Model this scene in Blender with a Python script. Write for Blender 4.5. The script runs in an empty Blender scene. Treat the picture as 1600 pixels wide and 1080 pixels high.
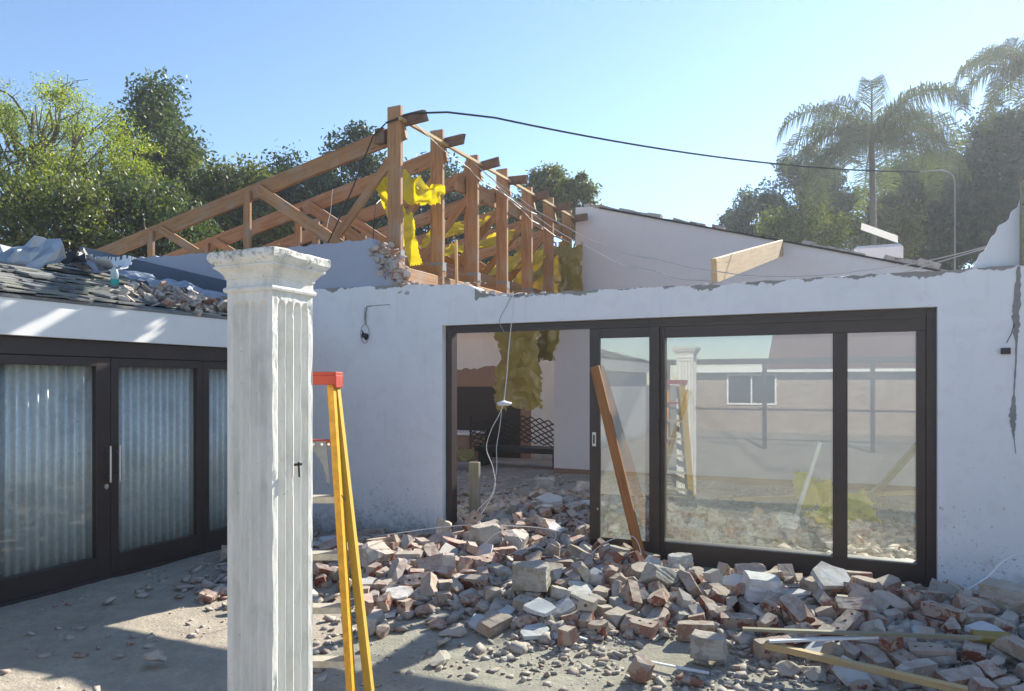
import bpy, bmesh, math, random
import numpy as np
from mathutils import Vector, Matrix, noise, Euler

PI = math.pi; R = math.radians
SC = bpy.context.scene; COL = SC.collection

# ---------------------------------------------------------------- camera, sky, sun, exposure
# the house is square with the axes: +X along the front wall, +Y into the house; the camera stands at the origin, eye 1.61 m
YAW = 24.8
cd = bpy.data.cameras.new('camera'); cam = bpy.data.objects.new('camera', cd); COL.objects.link(cam)
cam.location = (0, 0, 1.61); cam.rotation_euler = (R(90), 0, R(YAW))
cd.lens = 26.0; cd.sensor_width = 36; cd.shift_y = .0375; cd.clip_start = .05; cd.clip_end = 3000
SC.camera = cam
SUN_AZ = math.atan2(.25, .968); SUN_EL = R(31.9)          # azimuth from +Y towards +X
W = bpy.data.worlds.new('World'); SC.world = W; W.use_nodes = True
nt = W.node_tree; nt.nodes.clear()
sky = nt.nodes.new('ShaderNodeTexSky'); sky.sky_type = 'NISHITA'; sky.sun_disc = False
sky.sun_elevation = SUN_EL; sky.sun_rotation = SUN_AZ
sky.air_density = 1.0; sky.dust_density = .02; sky.ozone_density = 3.2; sky.altitude = 50
bg = nt.nodes.new('ShaderNodeBackground'); bg.inputs['Strength'].default_value = .092
wo = nt.nodes.new('ShaderNodeOutputWorld')
nt.links.new(sky.outputs[0], bg.inputs[0]); nt.links.new(bg.outputs[0], wo.inputs[0])
sl = bpy.data.lights.new('sun', 'SUN'); sl.energy = 5.0; sl.angle = R(.5); sl.color = (1, .93, .82)
so = bpy.data.objects.new('sun', sl); COL.objects.link(so)
SUNV = Vector((math.sin(SUN_AZ)*math.cos(SUN_EL), math.cos(SUN_AZ)*math.cos(SUN_EL), math.sin(SUN_EL)))
so.rotation_euler = SUNV.to_track_quat('Z', 'Y').to_euler(); so.location = (4, 10, 20)
SC.view_settings.view_transform = 'Standard'; SC.view_settings.look = 'None'
SC.view_settings.exposure = 1.27; SC.view_settings.gamma = 1
SC.render.engine = 'CYCLES'
cy = SC.cycles; cy.use_denoising = True; cy.max_bounces = 10; cy.transparent_max_bounces = 24; cy.diffuse_bounces = 4
cy.glossy_bounces = 4; cy.caustics_reflective = False; cy.caustics_refractive = False; cy.sample_clamp_indirect = 6
cy.volume_bounces = 0; cy.volume_step_rate = 5

# ---------------------------------------------------------------- helpers
def c2w(x, y, z=0):            # metres right of / ahead of the photographer -> house axes
    c, s = math.cos(R(YAW)), math.sin(R(YAW))
    return Vector((x*c-y*s, x*s+y*c, z))
def mesh(name, verts, faces, smooth=False):
    me = bpy.data.meshes.new(name); me.from_pydata([tuple(v) for v in verts], [], faces); me.update()
    if smooth: me.polygons.foreach_set('use_smooth', [True]*len(me.polygons))
    return me
def link(name, me, mat=None, parent=None, M=None):
    o = bpy.data.objects.new(name, me); COL.objects.link(o)
    if mat is not None and me is not None and not me.materials:
        for m in (mat if isinstance(mat, (list, tuple)) else [mat]): me.materials.append(m)
    M = M or Matrix()
    if parent is not None:
        o.parent = parent; M = WM[parent.name].inverted() @ M
        WM[o.name] = WM[parent.name] @ M
    else: WM[o.name] = M.copy()
    o.matrix_basis = M
    return o
WM = {}
def tag(o, label=None, cat=None, group=None, kind=None):
    if label: o['label'] = label
    if cat: o['category'] = cat
    if group: o['group'] = group
    if kind: o['kind'] = kind
    return o
def empty(name, loc, label, cat, group=None, rz=0):
    return tag(link(name, None, M=Matrix.Translation(Vector(loc)) @ Matrix.Rotation(rz, 4, 'Z')), label, cat, group)
def from_bm(name, bm, smooth=False):
    me = bpy.data.meshes.new(name); bm.to_mesh(me); bm.free()
    if smooth: me.polygons.foreach_set('use_smooth', [True]*len(me.polygons))
    return me
class MB:
    """collects boxes, prisms and tubes that make ONE mesh"""
    def __init__(s): s.v = []; s.f = []
    def add(s, v, f):
        n = len(s.v); s.v += [Vector(p) for p in v]; s.f += [tuple(i+n for i in q) for q in f]; return s
    def box(s, a, b):
        x0, y0, z0 = [min(p, q) for p, q in zip(a, b)]; x1, y1, z1 = [max(p, q) for p, q in zip(a, b)]
        return s.add([(x0, y0, z0), (x1, y0, z0), (x1, y1, z0), (x0, y1, z0), (x0, y0, z1), (x1, y0, z1), (x1, y1, z1), (x0, y1, z1)],
                     [(0, 3, 2, 1), (4, 5, 6, 7), (0, 1, 5, 4), (1, 2, 6, 5), (2, 3, 7, 6), (3, 0, 4, 7)])
    def tube(s, pts, r, n=8, r1=None):
        pts = [Vector(p) for p in pts]; m = len(pts); base = len(s.v); up = Vector((0, 0, 1)); prev = None
        for i, p in enumerate(pts):
            t = (pts[min(i+1, m-1)]-pts[max(i-1, 0)]).normalized()
            if prev is None:
                a = t.cross(up); a = a.normalized() if a.length > .05 else Vector((1, 0, 0))
            else:
                a = (prev-t*prev.dot(t)).normalized()
            prev = a; b = t.cross(a)
            rr = r if r1 is None else r+(r1-r)*i/(m-1)
            for k in range(n):
                an = 2*PI*k/n; s.v.append(p+a*rr*math.cos(an)+b*rr*math.sin(an))
        for i in range(m-1):
            for k in range(n):
                j = (k+1) % n; s.f.append((base+i*n+k, base+i*n+j, base+(i+1)*n+j, base+(i+1)*n+k))
        s.f.append(tuple(base+k for k in reversed(range(n)))); s.f.append(tuple(base+(m-1)*n+k for k in range(n)))
        return s
    def prism(s, pts, axis, a, b):
        """closed outline pts (2-D) pushed along axis from a to b; axis 'y': pts are (x,z); 'x': (y,z); 'z': (x,y)"""
        def P(p, t): return {'y': (p[0], t, p[1]), 'x': (t, p[0], p[1]), 'z': (p[0], p[1], t)}[axis]
        n = len(pts)
        from mathutils.geometry import tessellate_polygon
        tri = tessellate_polygon([[Vector((p[0], p[1], 0)) for p in pts]])
        v = [P(p, a) for p in pts]+[P(p, b) for p in pts]
        f = [tuple(t) for t in tri]+[tuple(i+n for i in reversed(t)) for t in tri]+[(i, (i+1) % n, (i+1) % n+n, i+n) for i in range(n)]
        return s.add(v, f)
    def build(s, name, mat, parent=None, smooth=False, bevel=0, M=None, fix=True, local=True):
        me = mesh(name, s.v, s.f)
        if fix or bevel:
            bm = bmesh.new(); bm.from_mesh(me)
            bmesh.ops.recalc_face_normals(bm, faces=bm.faces[:])
            if bevel: bmesh.ops.bevel(bm, geom=bm.edges[:], offset=bevel, segments=1, affect='EDGES', clamp_overlap=True)
            bm.to_mesh(me); bm.free()
        if smooth: me.polygons.foreach_set('use_smooth', [True]*len(me.polygons))
        return link(name, me, mat, parent, M)
def child(name, mb, mat, parent, **k):
    """mb in world coordinates, parented where it stands"""
    o = mb.build(name, mat, parent, **k); return o
def beam(name, p0, p1, w, h, mat, parent=None, up=(0, 0, 1), rough=.0015, ends=0):
    """a sawn timber from p0 to p1; w sideways, h along up; grain runs along local X"""
    p0, p1 = Vector(p0), Vector(p1); d = p1-p0; L = d.length; x = d.normalized()
    z = Vector(up); z = (z-x*z.dot(x)).normalized(); y = z.cross(x)
    bm = bmesh.new(); bmesh.ops.create_cube(bm, size=1)
    n = max(1, int(L/.25))
    for v in bm.verts: v.co = Vector(((v.co.x+.5)*L, v.co.y*w, v.co.z*h))
    bmesh.ops.bevel(bm, geom=bm.edges[:], offset=min(w, h)*.06, segments=1, affect='EDGES')
    ed = [e for e in bm.edges if abs(e.verts[0].co.x-e.verts[1].co.x) > L*.5]
    bmesh.ops.subdivide_edges(bm, edges=ed, cuts=n, use_grid_fill=True)
    sd = random.random()*90
    for v in bm.verts:
        v.co += noise.noise_vector(Vector((v.co.x*1.7+sd, v.co.y*6, v.co.z*6)))*rough*Vector((0, 1, 1)).length
        if ends and (v.co.x < .01 or v.co.x > L-.01): v.co.x += noise.noise(v.co*40+Vector((sd, 0, 0)))*ends
    M = Matrix(((x.x, y.x, z.x, p0.x), (x.y, y.y, z.y, p0.y), (x.z, y.z, z.z, p0.z), (0, 0, 0, 1)))
    return link(name, from_bm(name, bm), mat, parent, M)

# ---------------------------------------------------------------- materials
class NT:
    def __init__(s, name):
        s.m = bpy.data.materials.new(name); s.m.use_nodes = True; s.t = s.m.node_tree; s.t.nodes.clear()
        s.out = s.n('ShaderNodeOutputMaterial')
    def n(s, typ, **k):
        x = s.t.nodes.new(typ)
        for a, b in k.items(): setattr(x, a, b)
        return x
    def l(s, a, b): s.t.links.new(a, b)
    def val(s, x, sock):
        if hasattr(x, 'is_linked') or isinstance(x, bpy.types.NodeSocket): s.l(x, sock)
        elif isinstance(x, (tuple, list)) and len(x) == 3 and sock.type == 'RGBA': sock.default_value = (*x, 1)
        else: sock.default_value = x
    def coord(s, kind='Object', scale=(1, 1, 1)):
        tc = s.n('ShaderNodeTexCoord'); mp = s.n('ShaderNodeMapping'); mp.inputs['Scale'].default_value = scale
        if kind == 'World':
            g = s.n('ShaderNodeNewGeometry'); s.l(g.outputs['Position'], mp.inputs[0])
        else: s.l(tc.outputs[kind], mp.inputs[0])
        return mp.outputs[0]
    def noise(s, vec, scale, detail=5, rough=.6, dist=0.):
        x = s.n('ShaderNodeTexNoise'); s.l(vec, x.inputs['Vector']); x.inputs['Scale'].default_value = scale
        x.inputs['Detail'].default_value = detail; x.inputs['Roughness'].default_value = rough; x.inputs['Distortion'].default_value = dist
        return x.outputs['Fac']
    def ramp(s, fac, stops, mode='LINEAR'):
        x = s.n('ShaderNodeValToRGB'); s.l(fac, x.inputs[0]); e = x.color_ramp.elements; x.color_ramp.interpolation = mode
        while len(e) < len(stops): e.new(.5)
        for q, (p, c) in zip(e, stops):
            q.position = p; q.color = (*c, 1) if isinstance(c, (tuple, list)) else (c, c, c, 1)
        return x.outputs[0]
    def mix(s, f, a, b, typ='MIX'):
        x = s.n('ShaderNodeMix', data_type='RGBA', blend_type=typ); s.val(f, x.inputs[0]); s.val(a, x.inputs[6]); s.val(b, x.inputs[7]); return x.outputs[2]
    def math(s, op, a, b=0., c=None):
        x = s.n('ShaderNodeMath', operation=op); s.val(a, x.inputs[0]); s.val(b, x.inputs[1])
        if c is not None: s.val(c, x.inputs[2])
        return x.outputs[0]
    def sep(s, vec):
        x = s.n('ShaderNodeSeparateXYZ'); s.l(vec, x.inputs[0]); return x.outputs
    def bump(s, h, strength=.3, dist=.01, normal=None):
        x = s.n('ShaderNodeBump'); s.l(h, x.inputs['Height']); x.inputs['Strength'].default_value = strength; x.inputs['Distance'].default_value = dist
        if normal: s.l(normal, x.inputs['Normal'])
        return x.outputs[0]
    def bsdf(s, col, rough=.8, normal=None, metal=0, spec=.4, **k):
        b = s.n('ShaderNodeBsdfPrincipled'); s.val(col, b.inputs['Base Color']); s.val(rough, b.inputs['Roughness']); s.val(metal, b.inputs['Metallic'])
        b.inputs['Specular IOR Level'].default_value = spec
        if normal: s.l(normal, b.inputs['Normal'])
        for a, v in k.items(): s.val(v, b.inputs[a])
        s.l(b.outputs[0], s.out.inputs[0]); return b
M = {}
def wood(name, light, dark, grey=.0):
    t = NT(name); v = t.coord('Object', (1, 14, 14)); oi = t.n('ShaderNodeObjectInfo')
    add = t.n('ShaderNodeVectorMath', operation='ADD'); t.l(v, add.inputs[0])
    cmb = t.n('ShaderNodeCombineXYZ'); t.l(t.math('MULTIPLY', oi.outputs['Random'], 37.), cmb.inputs[0]); t.l(cmb.outputs[0], add.inputs[1])
    g = t.noise(add.outputs[0], 2.2, 6, .65, .6)
    c = t.ramp(g, [(.3, dark), (.55, light), (.75, [min(1, q*1.15) for q in light])])
    fine = t.noise(t.coord('Object', (3, 90, 90)), 1.5, 3)
    c = t.mix(t.ramp(fine, [(.4, .28), (.6, .0)]), c, dark)
    kn = t.n('ShaderNodeTexVoronoi'); t.l(t.coord('Object', (1.6, 7, 7)), kn.inputs['Vector']); kn.inputs['Scale'].default_value = 1.3
    c = t.mix(t.ramp(kn.outputs['Distance'], [(.05, 1.), (.14, 0.)]), c, [q*.3 for q in dark])
    c = t.mix(t.math('MULTIPLY', oi.outputs['Random'], .4), c, [q*.55 for q in light])
    st = t.noise(t.coord('Object'), 3.1, 4)
    c = t.mix(t.ramp(st, [(.5, 0.), (.75, grey)]), c, (.33, .31, .28))
    t.bsdf(c, .75, t.bump(fine, .35, .002)); M[name] = t.m
wood('truss_timber', (.46, .24, .105), (.22, .10, .042), .5)
wood('plank_timber', (.45, .19, .06), (.2, .075, .022), 0.)
wood('pale_timber', (.6, .42, .2), (.38, .24, .1), .5)
wood('weathered_timber', (.34, .30, .20), (.2, .17, .1), .6)
wood('rotten_timber', (.22, .12, .07), (.1, .05, .03), .3)
wood('beam_timber', (.56, .40, .23), (.38, .25, .13), .2)
def plaster(name, base, top=None, dirt=True, tz=2.47, grime=.5, warm=(.5, .46, .4)):
    t = NT(name); p = t.coord('World'); s = t.sep(p)
    n = t.noise(p, 1.1, 6, .6); c = t.mix(t.ramp(n, [(.35, 0.), (.7, .35)]), base, [q*.84 for q in base])
    n2 = t.noise(p, 7, 5, .7); c = t.mix(t.ramp(n2, [(.52, 0.), (.75, .22)]), c, warm)
    if dirt:           # mud splashed and soil rubbed on low down, in specks
        sp = t.noise(p, 34, 3, .75); lowz = t.math('SUBTRACT', 1., t.math('DIVIDE', s[2], 1.15))
        big = t.noise(p, 2.3, 3)
        k = t.math('ADD', t.math('MULTIPLY', lowz, .13), t.math('MULTIPLY', big, .12))
        m = t.ramp(t.math('ADD', sp, k), [(.775, 0.), (.80, grime)])
        c = t.mix(m, c, (.17, .13, .10))
        sp2 = t.noise(p, 15, 2, .5); c = t.mix(t.ramp(sp2, [(.80, 0.), (.82, .55)]), c, (.16, .15, .15))
        f = t.noise(p, 3.5, 6, .7); m2 = t.ramp(t.math('ADD', f, t.math('MULTIPLY', t.math('SUBTRACT', .35, s[2]), .9)), [(.62, 0.), (1.0, .6)])
        c = t.mix(m2, c, (.26, .22, .18))
        g2 = t.math('MULTIPLY', t.math('SUBTRACT', .62, s[2]), t.math('LESS_THAN', s[0], -3.5)); f3 = t.noise(p, 26, 6, .85); f4 = t.noise(p, 2.6, 3)
        c = t.mix(t.ramp(t.math('ADD', t.math('ADD', t.math('MULTIPLY', f3, .55), t.math('MULTIPLY', f4, .35)), t.math('MULTIPLY', g2, .42)), [(.60, 0.), (.74, .55)]), c, (.17, .15, .14))
        pt = t.noise(p, 1.7, 4, .55, 1.2); c = t.mix(t.ramp(pt, [(.54, 0.), (.565, .10)]), c, [q*.7 for q in base])
        st_ = t.noise(t.coord('World', (7, 7, .5)), 2., 4, .6); c = t.mix(t.ramp(st_, [(.6, 0.), (.8, .22)]), c, (.42, .40, .38))
    if top:
        e = t.noise(p, 3.2, 5, .65); e2 = t.math('ADD', s[2], t.math('MULTIPLY', t.math('SUBTRACT', e, .5), .26))
        left = t.math('MULTIPLY', t.math('LESS_THAN', s[0], -3.4), .165)
        c = t.mix(t.ramp(t.math('SUBTRACT', t.math('SUBTRACT', e2, left), tz-.022), [(.0, 0.), (.008, 1.)]), c, t.mix(n2, (.2, .19, .18), (.34, .32, .29)))
    t.bsdf(c, .9, t.bump(t.noise(p, 60, 4), .12, .004, t.bump(n, .25, .01)), spec=.25); M[name] = t.m
plaster('white_plaster', (.78, .78, .79), top=True, tz=2.475)
plaster('stub_plaster', (.78, .78, .79), dirt=False)
plaster('clean_plaster', (.70, .71, .74), dirt=False)
plaster('shadow_grey_plaster', (.38, .41, .49), dirt=False)  # the upper wall's shade is put into this blue grey
plaster('gable_plaster', (.66, .62, .62), dirt=False)
plaster('inner_plaster', (.66, .62, .58), dirt=True, grime=.3)
plaster('brown_paint', (.27, .165, .115), dirt=False, warm=(.3, .2, .15))
plaster('fascia_paint', (.80, .80, .78), dirt=False, warm=(.6, .58, .52))
def masonry(name, a, b, c3, mortar, dustc=(.47, .40, .335), island=False, dust=.75):
    """brick that is part coated in mortar and lies under dust where it faces up"""
    t = NT(name); p = t.coord('Object'); g = t.n('ShaderNodeNewGeometry'); oi = t.n('ShaderNodeObjectInfo')
    rnd = g.outputs['Random Per Island'] if island else oi.outputs['Random']
    col = t.ramp(rnd, [(0., a), (.3, b), (.62, c3), (1., mortar)]) if island else oi.outputs['Color']
    add = t.n('ShaderNodeVectorMath', operation='ADD'); cmb = t.n('ShaderNodeCombineXYZ'); t.l(p, add.inputs[0])
    for i in range(3): t.l(t.math('MULTIPLY', rnd, 31.+i*17), cmb.inputs[i])
    t.l(cmb.outputs[0], add.inputs[1]); q = add.outputs[0]
    n = t.noise(q, 13, 6, .7); n2 = t.noise(q, 60, 4, .7); n3 = t.noise(q, 5, 2)
    thr = t.math('ADD', t.math('ADD', n, .03), t.math('MULTIPLY', t.math('SUBTRACT', n3, .5), .6))
    c = t.mix(t.ramp(n2, [(.3, .35), (.65, 0.)]), col, [x*.5 for x in a])
    c = t.mix(t.ramp(thr, [(.50, 0.), (.56, .85)]), c, mortar)
    nz = t.sep(g.outputs['Normal'])[2]
    d = t.math('MULTIPLY', t.ramp(nz, [(.25, 0.), (.8, dust)]), t.ramp(n, [(.25, .35), (.6, 1.)]))
    c = t.mix(d, c, dustc)
    t.bsdf(c, .95, t.bump(n2, .6, .004, t.bump(n, .5, .008)), spec=.15); M[name] = t.m
masonry('brick', (.20, .07, .045), (.30, .135, .09), (.36, .24, .18), (.42, .345, .28))
masonry('mortar_lump', (.36, .31, .26), (.31, .20, .16), (.42, .39, .35), (.45, .42, .38))
masonry('plaster_chip', (.60, .60, .60), (.50, .49, .47), (.56, .57, .60), (.62, .62, .62), dust=.35)
masonry('rubble_mix', (.26, .11, .08), (.42, .35, .29), (.34, .28, .23), (.45, .42, .38), island=True, dust=.6)
masonry('mortar_bits', (.30, .20, .16), (.34, .31, .28), (.40, .38, .36), (.56, .55, .54), island=True, dust=.3)
masonry('torn_brick', (.30, .13, .09), (.42, .26, .20), (.46, .36, .30), (.50, .46, .42), island=True, dust=.3)
def ground_mat():
    t = NT('dusty_ground'); p = t.coord('World')
    n = t.noise(p, .8, 6, .65); n2 = t.noise(p, 6, 6, .7); n3 = t.noise(p, 45, 4, .75)
    c = t.ramp(n, [(.3, (.30, .26, .20)), (.5, (.40, .355, .28)), (.7, (.46, .42, .34))])
    c = t.mix(t.ramp(n2, [(.4, .5), (.6, 0.)]), c, (.27, .24, .20))
    c = t.mix(t.ramp(n3, [(.56, 0.), (.66, .6)]), c, (.5, .47, .42))
    c = t.mix(t.ramp(n3, [(.3, .55), (.4, 0.)]), c, (.17, .14, .11))
    n4 = t.noise(p, 130, 2, .6); c = t.mix(t.ramp(n4, [(.62, 0.), (.7, .5)]), c, (.2, .15, .12))
    t.bsdf(c, .95, t.bump(n3, .7, .012, t.bump(n2, .6, .03)), spec=.15); M['ground'] = t.m
    t = NT('floor_screed'); p = t.coord('World'); n = t.noise(p, 2, 6, .7); n2 = t.noise(p, 25, 5, .7)
    c = t.ramp(n, [(.3, (.20, .16, .13)), (.6, (.36, .31, .26)), (.75, (.42, .38, .34))]); c = t.mix(t.ramp(n2, [(.55, 0.), (.65, .5)]), c, (.5, .46, .42))
    t.bsdf(c, .85, t.bump(n2, .5, .01)); M['floor'] = t.m
ground_mat()
def simple(name, col, rough=.6, metal=0., var=.25, scale=8, bump=.1, spec=.4, coord='Object', dark=.6, **k):
    t = NT(name); p = t.coord(coord); n = t.noise(p, scale, 5, .65)
    c = t.mix(t.ramp(n, [(.35, 0.), (.7, var)]), col, [q*dark for q in col])
    t.bsdf(c, rough, t.bump(n, bump, .004) if bump else None, metal, spec, **k); M[name] = t.m; return t
simple('dark_frame', (.040, .028, .024), .42, 0, .5, 3, .03, dark=1.7)
simple('black_plastic', (.02, .02, .022), .5)
simple('black_iron', (.018, .016, .015), .55)
simple('steel', (.55, .56, .57), .35, .9, .3)
simple('galvanised', (.26, .27, .28), .65, .3, .5, 14)
simple('old_pipe', (.22, .22, .23), .7, .0, .5, 14)
simple('crumpled_metal', (.36, .40, .45), .42, .6, .4, 5)
simple('white_wire', (.7, .7, .68), .5)
simple('grey_wire', (.33, .33, .34), .6)
simple('white_sheet', (.75, .76, .76), .6)
simple('ladder_yellow', (.74, .37, .03), .5, 0, .75, 26, .1, dark=.55)
simple('ladder_olive', (.50, .34, .05), .55, 0, .4, 18, .05, dark=.6)
simple('ladder_red', (.38, .045, .025), .55, 0, .5, 20, dark=.5)
simple('ladder_step', (.5, .46, .38), .6, .1, .6, 25, dark=.5)
simple('bark', (.13, .10, .075), .95, 0, .6, 9, .5)
simple('palm_bark', (.16, .145, .125), .95, 0, .6, 9, .5)
simple('flashing', (.10, .13, .18), .6, .3, .5, 3)
simple('soot_and_hole_shade', (.05, .035, .03), .9, 0, .4, 3)  # fireplace soot, and the shade inside openings put into colour
simple('brown_roof', (.16, .06, .035), .8, 0, .5, 5)
simple('dull_sheet', (.2, .2, .19), .85, 0, .4)
simple('chase_grey', (.27, .26, .25), .95, 0, .6, 25, .5)
simple('teal_label', (.02, .38, .33), .5)
simple('foam_grey', (.32, .32, .33), .7)
def slate():
    t = NT('slate'); p = t.coord('World'); g = t.n('ShaderNodeNewGeometry')
    c = t.ramp(g.outputs['Random Per Island'], [(0., (.08, .085, .09)), (.35, (.19, .20, .20)), (.7, (.32, .31, .27)), (1., (.14, .16, .11))])
    n = t.noise(p, 14, 6, .7); c = t.mix(t.ramp(n, [(.5, 0.), (.68, .6)]), c, (.24, .235, .2)); c = t.mix(t.ramp(n, [(.3, .5), (.42, 0.)]), c, (.05, .06, .035))
    t.bsdf(c, .8, t.bump(n, .6, .01)); M['slate'] = t.m
slate()
def column_paint():
    t = NT('column_paint'); p = t.coord('World'); s = t.sep(p)
    n = t.noise(t.coord('World', (1, 1, .18)), 16, 6, .7); n2 = t.noise(p, 38, 5, .75); n3 = t.noise(p, 6, 5, .65)
    c = t.ramp(n, [(.3, (.55, .55, .50)), (.5, (.69, .685, .63)), (.7, (.77, .765, .71))])
    c = t.mix(t.ramp(n3, [(.55, 0.), (.75, .45)]), c, (.40, .41, .36))
    c = t.mix(t.ramp(n2, [(.66, 0.), (.7, .8)]), c, (.20, .19, .17))
    up = t.math('MULTIPLY', t.ramp(s[2], [(0., 0.), (1., 0.)]), 0.)
    m = t.math('ADD', n2, t.math('MULTIPLY', t.math('SUBTRACT', s[2], 2.097), 2.2))
    c = t.mix(t.ramp(m, [(.55, 0.), (.66, .75)]), c, (.19, .18, .15))
    t.bsdf(c, .85, t.bump(n2, .45, .004, t.bump(n3, .3, .008)), spec=.3); M['column_paint'] = t.m
column_paint()
def zinc():
    t = NT('zinc_sheet'); p = t.coord('World'); n = t.noise(p, 26, 4, .7); n3 = t.noise(p, 3, 5)
    c = t.ramp(n, [(.35, (.70, .71, .71)), (.65, (.86, .86, .85))]); c = t.mix(t.ramp(n3, [(.5, 0.), (.8, .5)]), c, (.42, .41, .38))
    c = t.mix(t.ramp(t.noise(p, 19, 3), [(.7, 0.), (.74, .7)]), c, (.2, .2, .19))
    t.bsdf(c, .42, t.bump(n3, .1, .01), .28, .4); M['zinc_sheet'] = t.m
zinc()
def glass(name, dust, ior, tint=(.93, .97, .95)):
    t = NT(name); p = t.coord('World'); n = t.noise(p, 3, 6, .7); n2 = t.noise(p, 90, 3, .8); s = t.sep(p)
    st = t.noise(t.coord('World', (14, 14, .8)), 1.6, 5, .7)
    tr = t.n('ShaderNodeBsdfTransparent'); tr.inputs[0].default_value = (*tint, 1)
    gl = t.n('ShaderNodeBsdfGlossy'); gl.inputs['Roughness'].default_value = .0; gl.inputs[0].default_value = (1, 1, 1, 1)
    df = t.n('ShaderNodeBsdfDiffuse'); df.inputs[0].default_value = (.75, .76, .66, 1)
    tl = t.n('ShaderNodeBsdfTranslucent'); tl.inputs[0].default_value = (.80, .82, .70, 1)
    d2 = t.n('ShaderNodeMixShader'); d2.inputs[0].default_value = .62; t.l(df.outputs[0], d2.inputs[1]); t.l(tl.outputs[0], d2.inputs[2])
    fr = t.n('ShaderNodeFresnel'); g_ = t.n('ShaderNodeNewGeometry'); t.l(t.math('ADD', t.math('MULTIPLY', g_.outputs['Backfacing'], 1/ior-ior), ior), fr.inputs[0])
    low = t.math('MAXIMUM', t.math('SUBTRACT', 1.3, s[2]), 0.)
    a = t.math('ADD', t.math('MULTIPLY', t.ramp(n, [(.3, .3), (.7, 1.)]), dust), t.math('MULTIPLY', low, dust*.9))
    a = t.math('ADD', a, t.ramp(n2, [(.70, 0.), (.78, .35)])); a = t.math('ADD', a, t.ramp(st, [(.62, 0.), (.8, dust*1.0)]))
    m1 = t.n('ShaderNodeMixShader'); t.l(t.math('MINIMUM', a, .8), m1.inputs[0]); t.l(tr.outputs[0], m1.inputs[1]); t.l(d2.outputs[0], m1.inputs[2])
    m2 = t.n('ShaderNodeMixShader'); t.l(fr.outputs[0], m2.inputs[0]); t.l(m1.outputs[0], m2.inputs[1]); t.l(gl.outputs[0], m2.inputs[2])
    t.l(m2.outputs[0], t.out.inputs[0]); M[name] = t.m
glass('window_glass', .035, 1.95); glass('door_glass', .03, 1.45, (.96, .985, .98))
def sheet_mat(name, col, trans=.45, scale=6):
    t = NT(name); p = t.coord('Object'); n = t.noise(p, scale, 5, .6)
    c = t.mix(t.ramp(n, [(.35, 0.), (.7, .5)]), col, [q*.62 for q in col]); bu = t.bump(n, .3, .02)
    df = t.n('ShaderNodeBsdfDiffuse'); tl = t.n('ShaderNodeBsdfTranslucent'); t.l(c, df.inputs[0]); t.l(c, tl.inputs[0]); t.l(bu, df.inputs['Normal'])
    mx = t.n('ShaderNodeMixShader'); mx.inputs[0].default_value = trans; t.l(df.outputs[0], mx.inputs[1]); t.l(tl.outputs[0], mx.inputs[2])
    gl = t.n('ShaderNodeBsdfGlossy'); gl.inputs['Roughness'].default_value = .35
    m2 = t.n('ShaderNodeMixShader'); m2.inputs[0].default_value = .06; t.l(mx.outputs[0], m2.inputs[1]); t.l(gl.outputs[0], m2.inputs[2]); t.l(m2.outputs[0], t.out.inputs[0]); M[name] = t.m
sheet_mat('yellow_sheet', (.92, .82, .03), .68); sheet_mat('olive_sheet', (.50, .40, .10), .55); sheet_mat('pet', (.6, .7, .72), .6)
def leaf(name, a, b, c3, trans=.45):
    t = NT(name); g = t.n('ShaderNodeNewGeometry'); p = t.coord('World')
    c = t.ramp(g.outputs['Random Per Island'], [(0., a), (.5, b), (1., c3)])
    c = t.mix(t.ramp(t.noise(p, .7, 3), [(.35, 0.), (.65, .5)]), c, a)
    df = t.n('ShaderNodeBsdfDiffuse'); tl = t.n('ShaderNodeBsdfTranslucent'); t.l(c, df.inputs[0])
    t.l(t.mix(1., c, (1.5, 1.6, .7), 'MULTIPLY'), tl.inputs[0])
    mx = t.n('ShaderNodeMixShader'); mx.inputs[0].default_value = trans; t.l(df.outputs[0], mx.inputs[1]); t.l(tl.outputs[0], mx.inputs[2])
    gl = t.n('ShaderNodeBsdfGlossy'); gl.inputs['Roughness'].default_value = .45
    m2 = t.n('ShaderNodeMixShader'); m2.inputs[0].default_value = .05; t.l(mx.outputs[0], m2.inputs[1]); t.l(gl.outputs[0], m2.inputs[2]); t.l(m2.outputs[0], t.out.inputs[0]); M[name] = t.m
leaf('feathery_leaf', (.12, .17, .02), (.24, .29, .03), (.38, .38, .04), .55)
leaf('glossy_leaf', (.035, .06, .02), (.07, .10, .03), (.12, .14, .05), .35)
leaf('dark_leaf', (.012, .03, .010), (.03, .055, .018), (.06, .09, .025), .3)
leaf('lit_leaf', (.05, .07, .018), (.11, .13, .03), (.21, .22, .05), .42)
leaf('gum_leaf', (.025, .045, .04), (.045, .07, .06), (.07, .10, .075), .3)
leaf('palm_leaf', (.05, .07, .035), (.08, .105, .05), (.12, .14, .07), .4)
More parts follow.
